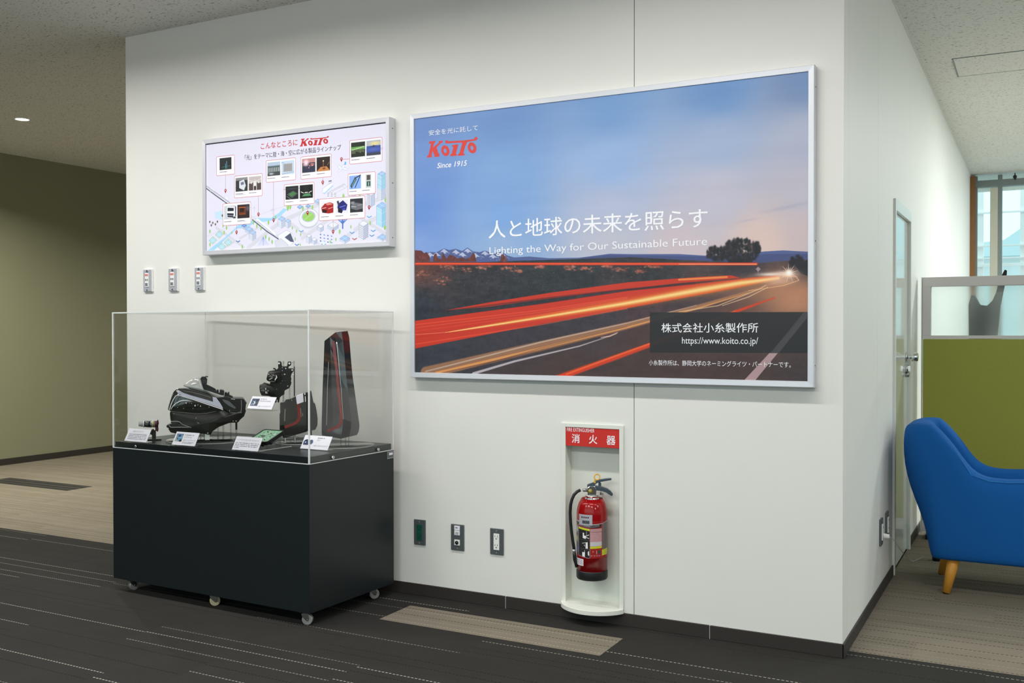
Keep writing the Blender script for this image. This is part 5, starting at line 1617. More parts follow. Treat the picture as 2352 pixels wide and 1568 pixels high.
for b in (0.150, 0.470):
    MB(BOX).cyl((-0.002, b, 0.706), (0.005, b, 0.706), 0.0085, 0.007, n=20).box(0.0045, 0.0055, b - 0.001, b + 0.001, 0.700, 0.712, 1).build('cover_screw', [MT['chrome'], MT['dark']], t)
for a in (-1.08,):
    MB(BOX).cyl((a, 0.003, 0.706), (a, -0.004, 0.706), 0.0075, 0.006, n=20).build('cover_screw', MT['chrome'], t)


# ---- exhibits inside the case; each has a frame of its own turned towards the aisle
def base_disc(a, b, rad, parent):
    MB(BOX).lathe([(0, BZP), (rad, BZP), (rad, BZP + 0.005), (0, BZP + 0.005)], (a, b, 0), 56).build('stand_disc', MT['acrylic2'], parent)
    MB(BOX).lathe([(rad + 0.0002, BZP), (rad + 0.0010, BZP), (rad + 0.0010, BZP + 0.0045), (rad - 0.0012, BZP + 0.0052), (rad + 0.0002, BZP + 0.005)], (a, b, 0), 56).build('disc_glow_ring', MT['disc_rim_glow'], parent)  # pale ring added so the disc edge looks lit


def card_stand(px, b0, b1, label, texts, photo, name='exhibit_card', zbase=BZP, shelf=False):
    """px: TL TR BR BL in the photo; bottom edge at depth b0, top edge at b1 of the plinth"""
    def on(b, u, v):
        d = ray(u, v); q = (BO - CAM).dot(BOX.ey) + b
        return CAM + d * (q / d.dot(BOX.ey))
    TL, TR, BR_, BL = on(b1, *px[0]), on(b1, *px[1]), on(b0, *px[2]), on(b0, *px[3])
    ex = (BR_ - BL).normalized(); up_ = ((TL - BL) + (TR - BR_)) * 0.5
    W_ = (BR_ - BL).length; up_ = up_ - ex * up_.dot(ex); H_ = up_.length; uz = up_.normalized(); ey = uz.cross(ex).normalized() * -1
    if ey.y < 0:
        ey = -ey
    zmin = zbase + 0.004
    o_ = BL.copy(); o_.z = max(min(BL.z, BR_.z), zmin) if not shelf else BL.z
    ex = Vector((ex.x, ex.y, 0)).normalized(); ey = uz.cross(ex); ey = -ey if ey.y < 0 else ey
    fr = Frame(o_, ex, ey, uz)
    t = thing(name, label, 'card', tuple(o_), 'exhibit name cards')
    MB(fr).box(0, W_, 0, 0.0015, 0, H_).build('card', MT['card'], t)
    hold = MB(fr).box(-0.001, W_ + 0.001, 0.0018, 0.0038, -0.002, H_ + 0.001)
    fl = Frame(o_, ex, (-ex.y, ex.x, 0))
    hold2 = MB(fl); zz = (zbase - o_.z) if not shelf else -0.008
    hold2.box(-0.001, W_ + 0.001, -0.006, 0.048, zz + 0.0004, zz + 0.0028)
    hold.build('holder_back', MT['acrylic2'], t)
    hold2.build('holder_foot', MT['acrylic2'], t)
    for s_, x0, x1, z0, z1 in texts:
        if s_ is None:
            mb = MB(fr); g = random.Random(int(x0 * 997 + z0 * 331)); x = x0
            while x < x1:
                w_ = g.uniform(0.02, 0.05); mb.box(W_ * x, W_ * min(x1, x + w_), -0.0004, 0, H_ * z0, H_ * z1); x += w_ + g.choice([0.008, 0.012, 0.03])
            mb.build('print_line', MT['grey_txt'], t)
        else:
            lettering(s_, fr, W_ * x0, W_ * x1, H_ * z0, H_ * z1, -0.0005, MT['grey_txt'], t, 0.0, res=1)
    if photo:
        x0, x1, z0, z1, arr = photo
        mb = MB(fr); mb.add([(W_ * x0, -0.0006, H_ * z0), (W_ * x1, -0.0006, H_ * z0), (W_ * x1, -0.0006, H_ * z1), (W_ * x0, -0.0006, H_ * z1)], [(0, 1, 2, 3)])
        o = mb.build('card_photo', image_mat('card_photo_print', arr), t, recalc=False)
        uv = o.data.uv_layers.new(name='UVMap')
        for l in o.data.loops:
            uv.data[l.index].uv = [(0, 0), (1, 0), (1, 1), (0, 1)][l.vertex_index]
    return t


def photo_arr(kind):
    P = Paint(96, 80, np.eye(3), (150, 160, 170)); L_ = lambda pts, w_, c: P.line(pts, w_, c, 1, raw=True); PL = lambda pts, c: P.poly(pts, c, 1, raw=True)
    if kind == 'blue_car':
        PL([(0, 0), (96, 0), (96, 80), (0, 80)], (176, 178, 170)); PL([(0, 0), (96, 0), (96, 14), (0, 24)], (110, 130, 160)); PL([(8, 30), (40, 10), (84, 12), (94, 40), (60, 74), (24, 66)], (96, 150, 190)); PL([(30, 14), (60, 10), (66, 30), (34, 36)], (34, 60, 104)); PL([(20, 44), (36, 46), (34, 60), (22, 56)], (40, 60, 80)); L_([(40, 40), (84, 34)], 4, (206, 230, 240)); PL([(60, 66), (90, 50), (96, 80), (60, 80)], (50, 54, 60))
    elif kind == 'bike':
        PL([(0, 0), (96, 0), (96, 80), (0, 80)], (90, 104, 130)); PL([(10, 10), (40, 6), (50, 40), (20, 50)], (40, 60, 96)); PL([(50, 6), (90, 4), (88, 30), (56, 40)], (44, 50, 74)); L_([(30, 30), (70, 60)], 9, (214, 220, 232)); L_([(48, 30), (44, 66)], 6, (230, 236, 244)); PL([(60, 40), (90, 44), (84, 76), (60, 70)], (54, 60, 84)); L_([(8, 70), (40, 52)], 5, (190, 196, 214))
    else:
        PL([(0, 0), (96, 0), (96, 80), (0, 80)], (238, 238, 248)); P.poly(ell(34, 42, 32, 30), (44, 62, 110), raw=True); P.poly(ell(76, 40, 20, 26), (60, 76, 122), raw=True); PL([(14, 20), (50, 16), (54, 32), (10, 36)], (26, 34, 62)); P.blob((22, 44), 7, 7, (236, 240, 250), 1, 2, raw=True); PL([(0, 60), (60, 58), (54, 72), (8, 72)], (30, 40, 76)); L_([(52, 30), (52, 60)], 4, (26, 32, 56))
    return P.a


card_stand([(295.7, 982), (343.8, 986), (335.7, 1015.7), (285.5, 1010.6)], 0.022, 0.052, 'white text card at the left end of the case, below the small lens unit',
           [('ADBランプユニット', 0.22, 0.70, 0.72, 0.85), (None, 0.1, 0.88, 0.64, 0.645)] + [(None, 0.10, 0.92, 0.52 - 0.12 * i, 0.57 - 0.12 * i) for i in range(4)], None)
card_stand([(403.5, 990), (456.5, 994), (447, 1024.5), (394.5, 1019.5)], 0.022, 0.052, 'white card with a blue car photo below the large headlamp',
           [(None, 0.42, 0.80, 0.76, 0.82), ('レクサス NX', 0.42, 0.74, 0.56, 0.68), ('LEDヘッドランプ', 0.42, 0.95, 0.34, 0.46), (None, 0.42, 0.9, 0.22, 0.26), (None, 0.42, 0.85, 0.14, 0.18)],
           (0.06, 0.36, 0.26, 0.86, photo_arr('blue_car')))
card_stand([(542, 1001), (600, 1006.5), (592, 1037.5), (532.5, 1031.5)], 0.022, 0.052, 'white text card in front of the green circuit board tray',
           [('ヘッドランプコントロールユニット', 0.05, 0.92, 0.70, 0.84), (None, 0.05, 0.95, 0.62, 0.625)] + [(None, 0.05, 0.95, 0.50 - 0.12 * i, 0.55 - 0.12 * i) for i in range(3)] + [(None, 0.05, 0.25, 0.14, 0.19)], None)
card_stand([(697, 999), (761.3, 1003), (752, 1034.6), (689.4, 1029.5)], 0.205, 0.240, 'white card with a dark car photo below the tall tail lamp',
           [(None, 0.50, 0.78, 0.80, 0.86), ('セレナ', 0.50, 0.62, 0.62, 0.74), ('LEDリアコンビネーションランプ', 0.46, 0.95, 0.20, 0.32)],
           (0.03, 0.38, 0.22, 0.78, photo_arr('dark_car')))
card_stand([(576, 910), (631.9, 911.5), (623.4, 940.5), (568, 937.4)], 0.300, 0.335, 'raised white card with a motorcycle photo beside the black lamp module',
           [(None, 0.40, 0.64, 0.78, 0.83), ('GSX-S1000', 0.40, 0.84, 0.58, 0.70), ('LEDヘッドランプ', 0.40, 0.90, 0.16, 0.28)],
           (0.05, 0.36, 0.22, 0.82, photo_arr('bike')), shelf=True)


def rods(mb, fr, pts, r):
    for (x, y, z0, z1) in pts:
        mb.cyl((x, y, z0), (x, y, z1), r, n=10)


# ---- 1 small lens unit on a dark stand
fr = facing(-1.110, 0.13, BZP)
cA = lambda x, y: (280 + x / 11.76, 940 + y / 11.76)
q = lambda x, y, d=0.0: fr.at(*cA(x, y), d)
def p3(x, y, d=0.0):
    a = fr.at(*cA(x, y), d); return (a[0], d, a[1])
t = thing('lamp_unit', 'small clear-lens lamp unit with dark red rear behind the leftmost card', 'lamp unit', tuple(fr.w(0, 0, 0)))
s_ = (q(700, 400)[0] - q(600, 400)[0]) / 100
ax = lambda x, r0, x2, r1, m, nm, n=24: MB(fr).cyl(p3(x, 395), p3(x2, 395), r0 * s_, r1 * s_, n=n).build(nm, m, t)
ax(450, 62, 580, 80, MT['lens_clear'], 'front_lens')
ax(575, 92, 598, 96, MT['white_line'], 'lens_rim')
ax(598, 88, 780, 100, MT['lens'], 'barrel')
ax(776, 108, 800, 108, MT['chrome'], 'clamp_ring')
ax(800, 94, 890, 94, MT['lens_clear'], 'glass_ring')
ax(830, 96, 860, 96, MT['bronze'], 'amber_band')
ax(888, 104, 985, 100, MT['dkred'], 'rear_housing')
MB(fr).prism([q(940, 330), q(965, 270), q(985, 290), q(1000, 370), q(985, 420), q(950, 420)], -0.008, 0.008).prism([q(900, 470), q(985, 480), q(990, 540), q(975, 600), q(900, 560)], -0.012, 0.012).build('mounting_lug', MT['dkred'], t, bevel=0.0008)
MB(fr).prism([q(765, 560), q(850, 520), q(880, 560), q(860, 640), q(815, 690), q(760, 660)], -0.010, 0.010).build('connector', MT['black'], t, bevel=0.001)
zt = q(850, 560)[1]
MB(fr).box(q(810, 600)[0], q(920, 600)[0], -0.004, 0.004, 0.008, zt).build('stand_post', MT['black'], t)
MB(fr).box(q(700, 800)[0], q(1065, 800)[0], -0.03, 0.03, 0.0, 0.008).build('stand_base', MT['black'], t, bevel=0.001)

# ---- 2 large headlamp
fr = facing(-0.80, 0.30, BZP)
c4 = lambda x, y: (370 + x / 8.713, 840 + y / 8.713)
Q = lambda pts, d=0.0: [fr.at(*c4(x, y), d) for x, y in pts]
t = thing('headlamp', 'large silver and black car headlamp on acrylic stand in the case', 'headlamp', tuple(fr.w(0, 0, 0)))
hl = t
low = [(190, 880), (500, 900), (900, 900), (1250, 860), (1380, 925), (1620, 935), (1685, 870), (1700, 900), (1660, 1010), (1590, 1070), (1545, 1130), (1500, 1120), (1430, 1120), (1250, 1185), (1150, 1225), (1090, 1270), (1030, 1310), (990, 1385), (930, 1380), (850, 1360), (750, 1350), (600, 1340), (400, 1365), (270, 1350), (190, 1330), (150, 1270), (150, 1190), (205, 1160), (185, 1060), (175, 960)]
MB(fr).pillow(Q(low, 0.0), 0.0, 0.028, 0.15, 0, 4).build('housing', MT['black_matte'], t)
MB(fr).prism(Q([(110, 1185), (180, 1160), (360, 1120), (430, 1180), (610, 1230), (600, 1260), (210, 1240), (190, 1230), (150, 1240), (112, 1225)], -0.02), -0.034, 0.03).build('lower_bracket', MT['black'], t, bevel=0.002)
MB(fr).tube([(a, -0.036, b) for a, b in Q([(195, 1115), (300, 1108), (370, 1122), (430, 1175), (600, 1232)], -0.036)], 0.0016, n=8).build('bracket_rib', MT['lens_clear'], t)
MB(fr).tube([(a, -0.036, b) for a, b in Q([(160, 1190), (190, 1228), (400, 1226), (560, 1228)], -0.036)], 0.0016, n=8).build('bracket_rib', MT['lens_clear'], t)
# outer clear lens dome, dark behind
dome = [(140, 880), (150, 820), (180, 700), (215, 590), (250, 515), (300, 470), (360, 445), (440, 440), (560, 455), (760, 505), (1000, 590), (1110, 630), (1180, 740), (1245, 850), (1240, 880), (1100, 905), (900, 950), (700, 960), (400, 930), (190, 905)]
MB(fr).pillow(Q(dome, 0.0), 0.0, 0.045, 0.06, 0, 6).build('lens', MT['lens'], t)
up_l = [(440, 400), (470, 370), (560, 290), (640, 245), (720, 230), (785, 250), (770, 420), (900, 490), (1010, 520), (1280, 615), (1330, 660), (1240, 760), (1150, 690), (1030, 600), (760, 505), (560, 450)]
MB(fr).pillow(Q(up_l, 0.02), 0.02, 0.022, 0.10, 0, 5).build('upper_lens', MT['lens_clear'], t)
YB = -0.050


def strip(pts, wdt, m, nm, y=YB, par=None, th=0.003):
    """flat light strip following a curve, standing on the lens"""
    P2 = [fr.at(*c4(*p), y) if not isinstance(wdt, str) else None for p in pts]
    V = []
    for i in range(len(P2)):
        a = P2[max(i - 1, 0)]; b = P2[min(i + 1, len(P2) - 1)]
        dx, dz = b[0] - a[0], b[1] - a[1]; L_ = math.hypot(dx, dz)
        w_ = (wdt[i] if isinstance(wdt, list) else wdt) / 2
        V.append((P2[i][0] - dz / L_ * w_, P2[i][1] + dx / L_ * w_)); V.append((P2[i][0] + dz / L_ * w_, P2[i][1] - dx / L_ * w_))
    mb = MB(fr); vs = [(a, y, b) for a, b in V] + [(a, y + th, b) for a, b in V]; n = len(V); fs = []
    for i in range(len(P2) - 1):
        k = 2 * i
        fs += [(k, k + 1, k + 3, k + 2), (k + n, k + 2 + n, k + 3 + n, k + 1 + n), (k, k + 2, k + 2 + n, k + n), (k + 1, k + 1 + n, k + 3 + n, k + 3)]
    mb.add(vs, fs, 0)
    return mb.build(nm, m, par or t)


MB(fr).prism(Q([(320, 530), (345, 500), (380, 500), (450, 540), (700, 610), (1040, 720), (1030, 620), (1105, 640), (1180, 740), (1240, 845), (1230, 860), (1160, 830), (900, 745), (640, 660), (430, 600), (340, 560)], YB), YB, YB + 0.006).build('silver_blade', MT['silver'], t, bevel=0.001)
MB(fr).prism(Q([(385, 485), (400, 450), (470, 455), (600, 480), (800, 530), (1010, 595), (1035, 690), (1035, 715), (850, 660), (600, 590), (450, 540), (400, 515)], YB), YB - 0.001, YB + 0.006).build('upper_reflector', MT['lens_blue'], t, bevel=0.001)
for dz in (0, 26, 52):
    strip([(450, 470 + dz), (620, 500 + dz), (820, 552 + dz), (1000, 610 + dz)], 0.0010, MT['black'] if dz != 26 else MT['lens_clear'], 'reflector_rib', YB - 0.0028, th=0.0018)
strip([(165, 880), (200, 770), (240, 680), (290, 600), (330, 590), (400, 600), (640, 672), (900, 760), (1160, 846), (1240, 875)], 0.0034, MT['white_line'], 'light_guide', YB - 0.003)
strip([(195, 870), (240, 800), (300, 745), (380, 705), (450, 688), (520, 690), (600, 712)], [0.002, 0.003, 0.0036, 0.004, 0.0042, 0.003, 0.001], MT['white_line'], 'light_guide', YB - 0.003)
strip([(130, 880), (150, 800), (185, 690), (230, 580), (290, 500), (350, 460)], 0.0012, MT['lens_clear'], 'lens_edge', -0.012)
strip([(180, 905), (400, 930), (700, 958), (900, 950), (1100, 905)], 0.0012, MT['lens_clear'], 'lens_edge', -0.02)
for x, y, r in [(502, 745, .0032), (680, 796, .0038), (612, 748, .0018), (790, 806, .0028), (575, 738, .0016), (960, 826, .0018), (735, 782, .0016), (640, 850, .0014), (450, 850, .0016), (330, 830, .0014)]:
    a, b = fr.at(*c4(x, y), YB); MB(fr).sphere((a, YB + 0.001, b), r, n=8, sc=(0.8, 0.6, 1.1)).build('lamp_glint', MT['white_line'], t)  # white beads painted as glints inside the lamp
for x, y, r in [(935, 1345, .0035), (1500, 1105, .003), (1445, 1105, .0025), (745, 1145, .0028), (725, 1130, .002), (700, 1045, .003), (255, 955, .002)]:
    a, b = fr.at(*c4(x, y), -0.026); MB(fr).sphere((a, -0.026, b), r, n=8).build('bolt_glint', MT['lens_clear'], t)  # pale beads: bolt heads painted as glints
MB(fr).prism(Q([(1110, 635), (1280, 615), (1400, 635), (1450, 650), (1640, 655), (1670, 680), (1690, 720), (1718, 740), (1700, 775), (1690, 860), (1620, 940), (1380, 930), (1250, 870), (1180, 740)], -0.012), -0.012, 0.12).build('side_housing', MT['black'], t, bevel=0.003)
MB(fr).prism(Q([(1225, 670), (1350, 700), (1500, 840), (1470, 860), (1350, 800), (1250, 720)], -0.016), -0.018, -0.010).build('side_rib', MT['sock_plate'], t, bevel=0.001)
strip([(1380, 940), (1480, 942), (1610, 938)], 0.0014, MT['lens_clear'], 'side_seam', -0.016)
strip([(1370, 880), (1375, 920)], 0.002, MT['lens_clear'], 'side_seam', -0.016)
strip([(1400, 660), (1480, 672)], 0.004, MT['lens_clear'], 'side_clip', -0.016)
strip([(1605, 680), (1610, 800), (1600, 930)], 0.0015, MT['lens_clear'], 'side_seam', -0.016)
MB(fr).prism(Q([(768, 350), (800, 338), (900, 370), (1030, 430), (1100, 475), (1105, 560), (1060, 555), (1000, 530), (900, 500), (768, 430)], 0.03), 0.03, 0.07).build('top_bracket', MT['black'], t, bevel=0.003)
strip([(830, 345), (950, 390), (1090, 460)], 0.0016, MT['sock_plate'], 'bracket_edge', 0.027)
MB(fr).prism(Q([(785, 345), (780, 260), (815, 212), (900, 215), (905, 240), (925, 260), (915, 370), (870, 360)], 0.045), 0.03, 0.07).build('adjuster_cap', MT['black'], t, bevel=0.003)
MB(fr).prism(Q([(880, 205), (940, 205), (938, 228), (900, 222)], 0.04), 0.03, 0.06).build('cable_lug', MT['black'], t, bevel=0.001)
for zz in (290, 320):
    strip([(800, zz), (900, zz + 4)], 0.0018, MT['sock_plate'], 'cap_ring', 0.027)
for pts in ([(1100, 560), (1110, 480), (1150, 475), (1155, 540), (1170, 540), (1175, 472), (1235, 480), (1265, 495), (1260, 590), (1190, 580)], [(1265, 600), (1275, 525), (1320, 530), (1325, 560), (1345, 520), (1368, 525), (1365, 580), (1430, 600), (1450, 650), (1380, 650)]):
    MB(fr).prism(Q(pts, 0.04), 0.03, 0.08).build('connector', MT['black'], t, bevel=0.002)
# its acrylic stand: disc and rods
zh = lambda y: fr.at(*c4(1200, y), 0.05)[1]
base_disc(-0.88, 0.285, 0.212, t)
rb = MB(fr)
for x, y0 in [(1140, 1240), (1245, 1200), (1395, 1150), (790, 1370), (870, 1380), (300, 1360)]:
    a, b = fr.at(*c4(x, y0), 0.03); rb.cyl((a, 0.03, 0.005), (a, 0.03, b + 0.01), 0.0042, n=10)
rb.build('stand_rods', MT['acrylic2'], t)
a, b = fr.at(*c4(1505, 1140), 0.03); a2, b2 = fr.at(*c4(1507, 1275), 0.03)
MB(fr).cyl((a, 0.03, b + 0.01), (a2, 0.03, b2), 0.0048, n=12).build('stand_pin', MT['black'], t)
MB(fr).cyl((a2, 0.03, b2), (a2, 0.03, 0.005), 0.0045, n=12).build('stand_pin_foot', MT['acrylic2'], t)
a, b = fr.at(*c4(920, 1390), 0.0)
MB(fr).box(a - 0.010, a + 0.012, -0.004, 0.004, 0.005, b + 0.008).build('stand_plate', MT['acr_edge'], t)

# ---- 3 motorcycle lamp module high on rods
fr = facing(-0.60, 0.45, BZP)
c5 = lambda x, y: (560 + x / 11.2, 820 + y / 11.2)
Q5 = lambda pts, d=0.0: [fr.at(*c5(x, y), d) for x, y in pts]
t = thing('lamp_module', 'black twin-lens motorcycle lamp module raised on clear rods', 'headlamp', tuple(fr.w(0, 0, 0)))
MB(fr).prism(Q5([(875, 110), (960, 110), (975, 180), (985, 240), (1110, 240), (1120, 200), (1135, 115), (1220, 115), (1218, 205), (1150, 245), (1152, 298), (1215, 290), (1285, 300), (1285, 350), (1225, 440), (1212, 500), (1228, 560), (1212, 610), (1230, 660), (1200, 740), (1165, 800), (1050, 860), (1045, 960), (990, 985), (930, 1035), (905, 1170), (872, 1170), (860, 1090), (835, 1170), (765, 1170), (800, 1060), (640, 1000), (620, 800), (700, 600), (720, 420), (830, 330), (885, 290)]), 0.0, 0.05).build('bracket', MT['black_matte'], t, bevel=0.003)
MB(fr).prism(Q5([(745, 285), (800, 275), (830, 310), (850, 360), (820, 360), (790, 315), (750, 300)], -0.005), -0.012, 0.01).build('hook', MT['black'], t, bevel=0.001)
for nm, pts in (('upper_pod', [(620, 410), (640, 370), (760, 345), (930, 350), (960, 500), (930, 640), (820, 660), (680, 640), (600, 600), (580, 560), (600, 480)]), ('lower_pod', [(405, 720), (470, 700), (520, 660), (600, 680), (760, 740), (860, 860), (830, 985), (700, 1000), (460, 990), (415, 900), (400, 800)])):
    MB(fr).pillow(Q5(pts, -0.02), -0.02, 0.016, 0.05, 0, 4).build(nm, MT['black_matte'], t)
for nm, pts, c in (('upper_lens', [(625, 425), (790, 425), (850, 470), (850, 540), (800, 635), (690, 630), (640, 580), (620, 500)], None), ('lower_lens', [(430, 780), (560, 775), (645, 800), (650, 880), (610, 960), (520, 985), (450, 960), (425, 880)], None)):
    MB(fr).pillow(Q5(pts, -0.034), -0.034, 0.010, 0.01, 0, 4).build(nm, MT['lens'], t)


def strip5(pts, wdt, m, nm, y):
    global c4
    keep = c4; c4 = c5
    o = strip(pts, wdt, m, nm, y, t, 0.002); c4 = keep
    return o


strip5([(650, 412), (800, 412)], 0.0018, MT['sock_plate'], 'pod_edge', -0.042)
strip5([(750, 380), (930, 380)], 0.0014, MT['sock_plate'], 'pod_edge', -0.040)
strip5([(445, 765), (700, 765)], 0.0016, MT['sock_plate'], 'pod_edge', -0.042)
strip5([(830, 470), (848, 520), (815, 560), (800, 600)], [0.0035, 0.005, 0.005, 0.003], MT['white_line'], 'lens_glint', -0.046)  # this and the next pale strips paint glints on the pod lenses
strip5([(648, 578), (740, 532)], 0.0020, MT['white_line'], 'lens_glint', -0.047)
strip5([(670, 625), (800, 628)], 0.0014, MT['lens_clear'], 'lens_glint', -0.045)
strip5([(565, 790), (562, 840)], 0.003, MT['white_line'], 'lens_glint', -0.047)
strip5([(575, 880), (560, 920), (610, 920)], 0.004, MT['white_line'], 'lens_glint', -0.048)
strip5([(600, 880), (640, 855)], 0.0025, MT['lens_clear'], 'lens_glint', -0.046)
for x, y, r, m in [(905, 158, .005, 'chrome'), (1172, 160, .005, 'chrome'), (1245, 330, .0038, 'white_line'), (1078, 290, .0028, 'white_line'), (1050, 440, .003, 'white_line'), (990, 270, .0018, 'white_line'), (990, 345, .0018, 'white_line'), (1130, 742, .0024, 'white_line'), (840, 825, .003, 'lens_clear'), (985, 450, .003, 'sock_plate'), (990, 610, .0032, 'sock_plate'), (1068, 605, .002, 'sock_plate'), (950, 672, .0018, 'lens_clear'), (855, 1110, .003, 'white_line')]:
    a, b = fr.at(*c5(x, y), -0.002); MB(fr).cyl((a, 0.0, b), (a, -0.004, b), r, n=12).build('bolt_glint', MT[m], t)  # bolts, with the white ones painted as glints
rb = MB(fr)
for x in (1018, 1290):
    a, b = fr.at(*c5(x, 95), 0.055); rb.cyl((a, 0.06, 0.005), (a, 0.06, b), 0.0038, n=12)
for x in (1180, 1010):
    a, b = fr.at(*c5(x, 700), 0.055); rb.cyl((a, 0.065, 0.005), (a, 0.065, b), 0.0036, n=12)
for x in (1018, 1290):
    a, b = fr.at(*c5(x, 142), 0.055); rb.cyl((a - 0.008 if x < 1100 else a - 0.012, 0.052, b), (a + 0.004, 0.056, b), 0.0022, n=10)
rb.build('stand_rods', MT['acrylic2'], t)
a, b = fr.at(*c5(1290, 240), 0.06); a2, b2 = fr.at(*c5(1300, 1010), 0.06)
MB(fr).cyl((a + .002, 0.052, b), (a + .002, 0.052, b2), 0.0024, n=10).build('cable', MT['black'], t)
base_disc(-0.603, 0.525, 0.052, t)
# shelf that carries the raised card

# ---- 4 half tail lamp
fr = facing(-0.375, 0.36, BZP)
c6 = lambda x, y: (560 + x / 6.27, 800 + y / 6.27)
Q6 = lambda pts, d=0.0: [fr.at(*c6(x, y), d) for x, y in pts]
t = thing('tail_lamp', 'short smoked tail lamp section with red light strip behind case corner', 'tail lamp', tuple(fr.w(0, 0, 0)), None)
MB(fr).prism(Q6([(520, 790), (590, 768), (600, 740), (690, 720), (745, 688), (900, 632), (918, 626), (920, 1195), (590, 1290), (545, 1240), (515, 1170), (515, 945), (525, 930)], 0.0), 0.0, 0.045).build('smoked_lens', MT['lens'], t, bevel=0.004)
MB(fr).prism(Q6([(918, 640), (970, 608), (1005, 788), (1025, 790), (1050, 900), (1065, 1020), (1060, 1110), (1030, 1172), (920, 1196)], 0.012), 0.012, 0.05).build('side_housing', MT['black_matte'], t, bevel=0.003)
MB(fr).prism(Q6([(535, 1230), (600, 1235), (600, 1292), (575, 1290)], 0.02), 0.02, 0.05).build('lower_hook', MT['black'], t)


def strip6(pts, wdt, m, nm, y, th=0.002):
    global c4
    keep = c4; c4 = c6
    o = strip(pts, wdt, m, nm, y, t, th); c4 = keep
    return o


strip6([(781, 800), (792, 880), (803, 960), (795, 1015), (765, 1060), (710, 1090), (640, 1115), (588, 1138)], [0.0125, 0.013, 0.014, 0.0145, 0.0140, 0.0125, 0.0125, 0.013], MT['lens_red'], 'light_strip', -0.002)
strip6([(594, 872), (590, 960), (588, 1045)], 0.0022, MT['lens_clear'], 'highlight_line', -0.0022)  # pale strips painted as highlights on the smoked lens
strip6([(815, 860), (824, 940), (824, 985)], 0.0016, MT['lens_clear'], 'highlight_line', -0.0022)
strip6([(848, 930), (850, 975)], 0.0012, MT['lens_clear'], 'highlight_line', -0.0022)
MB(fr).prism(Q6([(748, 684), (852, 640), (862, 770), (766, 804)], -0.004), -0.006, 0.0).build('white_bracket', MT['card'], t, bevel=0.001)
for pts in ([(868, 650), (885, 640), (890, 660), (872, 668)], [(880, 690), (890, 688), (895, 765), (884, 768)]):
    MB(fr).prism(Q6(pts, -0.003), -0.004, 0.0).build('clip', MT['card'], t)
a, b = fr.at(*c6(690, 745), -0.003); MB(fr).sphere((a, -0.002, b), 0.0025, n=8).build('bolt_glint', MT['lens_clear'], t)
base_disc(-0.42, 0.40, 0.11, t)
rb = MB(fr)
for x, y0, m in [(598, 1290, 0), (737, 1240, 0)]:
    a, b = fr.at(*c6(x, y0), 0.02); rb.cyl((a, 0.02, 0.004), (a, 0.02, b + 0.012), 0.0030, n=10)
rb.build('stand_rods', MT['acr_edge'], t)
a, b = fr.at(*c6(968, 1190), 0.03); MB(fr).cyl((a, 0.03, 0.005), (a, 0.03, b + 0.01), 0.0040, n=10).build('stand_pin', MT['black'], t)
a, b = fr.at(*c6(737, 1250), 0.03); MB(fr).cyl((a, 0.03, 0.005), (a, 0.03, b + 0.01), 0.0036, n=10).build('stand_pin', MT['black'], t)

# ---- 5 tall tail lamp
fr = facing(-0.13, 0.36, BZP)
c9 = lambda x, y: (690 + x / 5.806, 740 + y / 5.806)
t = thing('tail_lamp', 'tall blade-shaped smoked tail lamp standing at the right end of the case', 'tail lamp', tuple(fr.w(0, 0, 0)), None)
rowsT = [  # left, ridge, right at falling heights
    ((320, 248), (466, 133), (630, 113)), ((314, 420), (488, 300), (652, 200)), ((306, 640), (512, 540), (676, 500)), ((298, 800), (524, 720), (694, 700)), ((292, 1000), (545, 950), (728, 940)),
    ((288, 1180), (562, 1130), (764, 1200)), ((284, 1330), (575, 1290), (788, 1370)), ((283, 1440), (560, 1420), (780, 1450)), ((285, 1508), (540, 1552), (755, 1502))]
yl_, yr_, yrt = 0.035, -0.015, 0.030
mb = MB(fr); vs = []; sub = 1
L9 = []
for l, r, g in rowsT:
    row = []
    for (p, yy) in ((l, yl_), (((l[0] + r[0]) / 2, (l[1] + r[1]) / 2), 0.003), (r, yr_), (((g[0] + r[0]) / 2, (g[1] + r[1]) / 2), 0.0), (g, yrt)):
        a, b = fr.at(*c9(*p), yy); row.append((a, yy, b))
    L9.append(row)
vs = [v for row in L9 for v in row] + [(v[0], 0.07, v[2]) for row in L9 for v in row]
n5 = len(L9) * 5; fs = []
for i in range(len(L9) - 1):
    for j in range(4):
        k = i * 5 + j
        fs += [(k, k + 1, k + 6, k + 5), (k + n5, k + 5 + n5, k + 6 + n5, k + 1 + n5)]
    k = i * 5; fs += [(k, k + 5, k + 5 + n5, k + n5), (k + 4, k + 4 + n5, k + 9 + n5, k + 9)]
for j in range(4):
    fs += [(j, j + n5, j + 1 + n5, j + 1)]; k = (len(L9) - 1) * 5 + j; fs += [(k, k + 1, k + 1 + n5, k + n5)]
mb.add(vs, fs, 0, False)
mb.build('smoked_lens', MT['lens_blue'], t, bevel=0.0015)


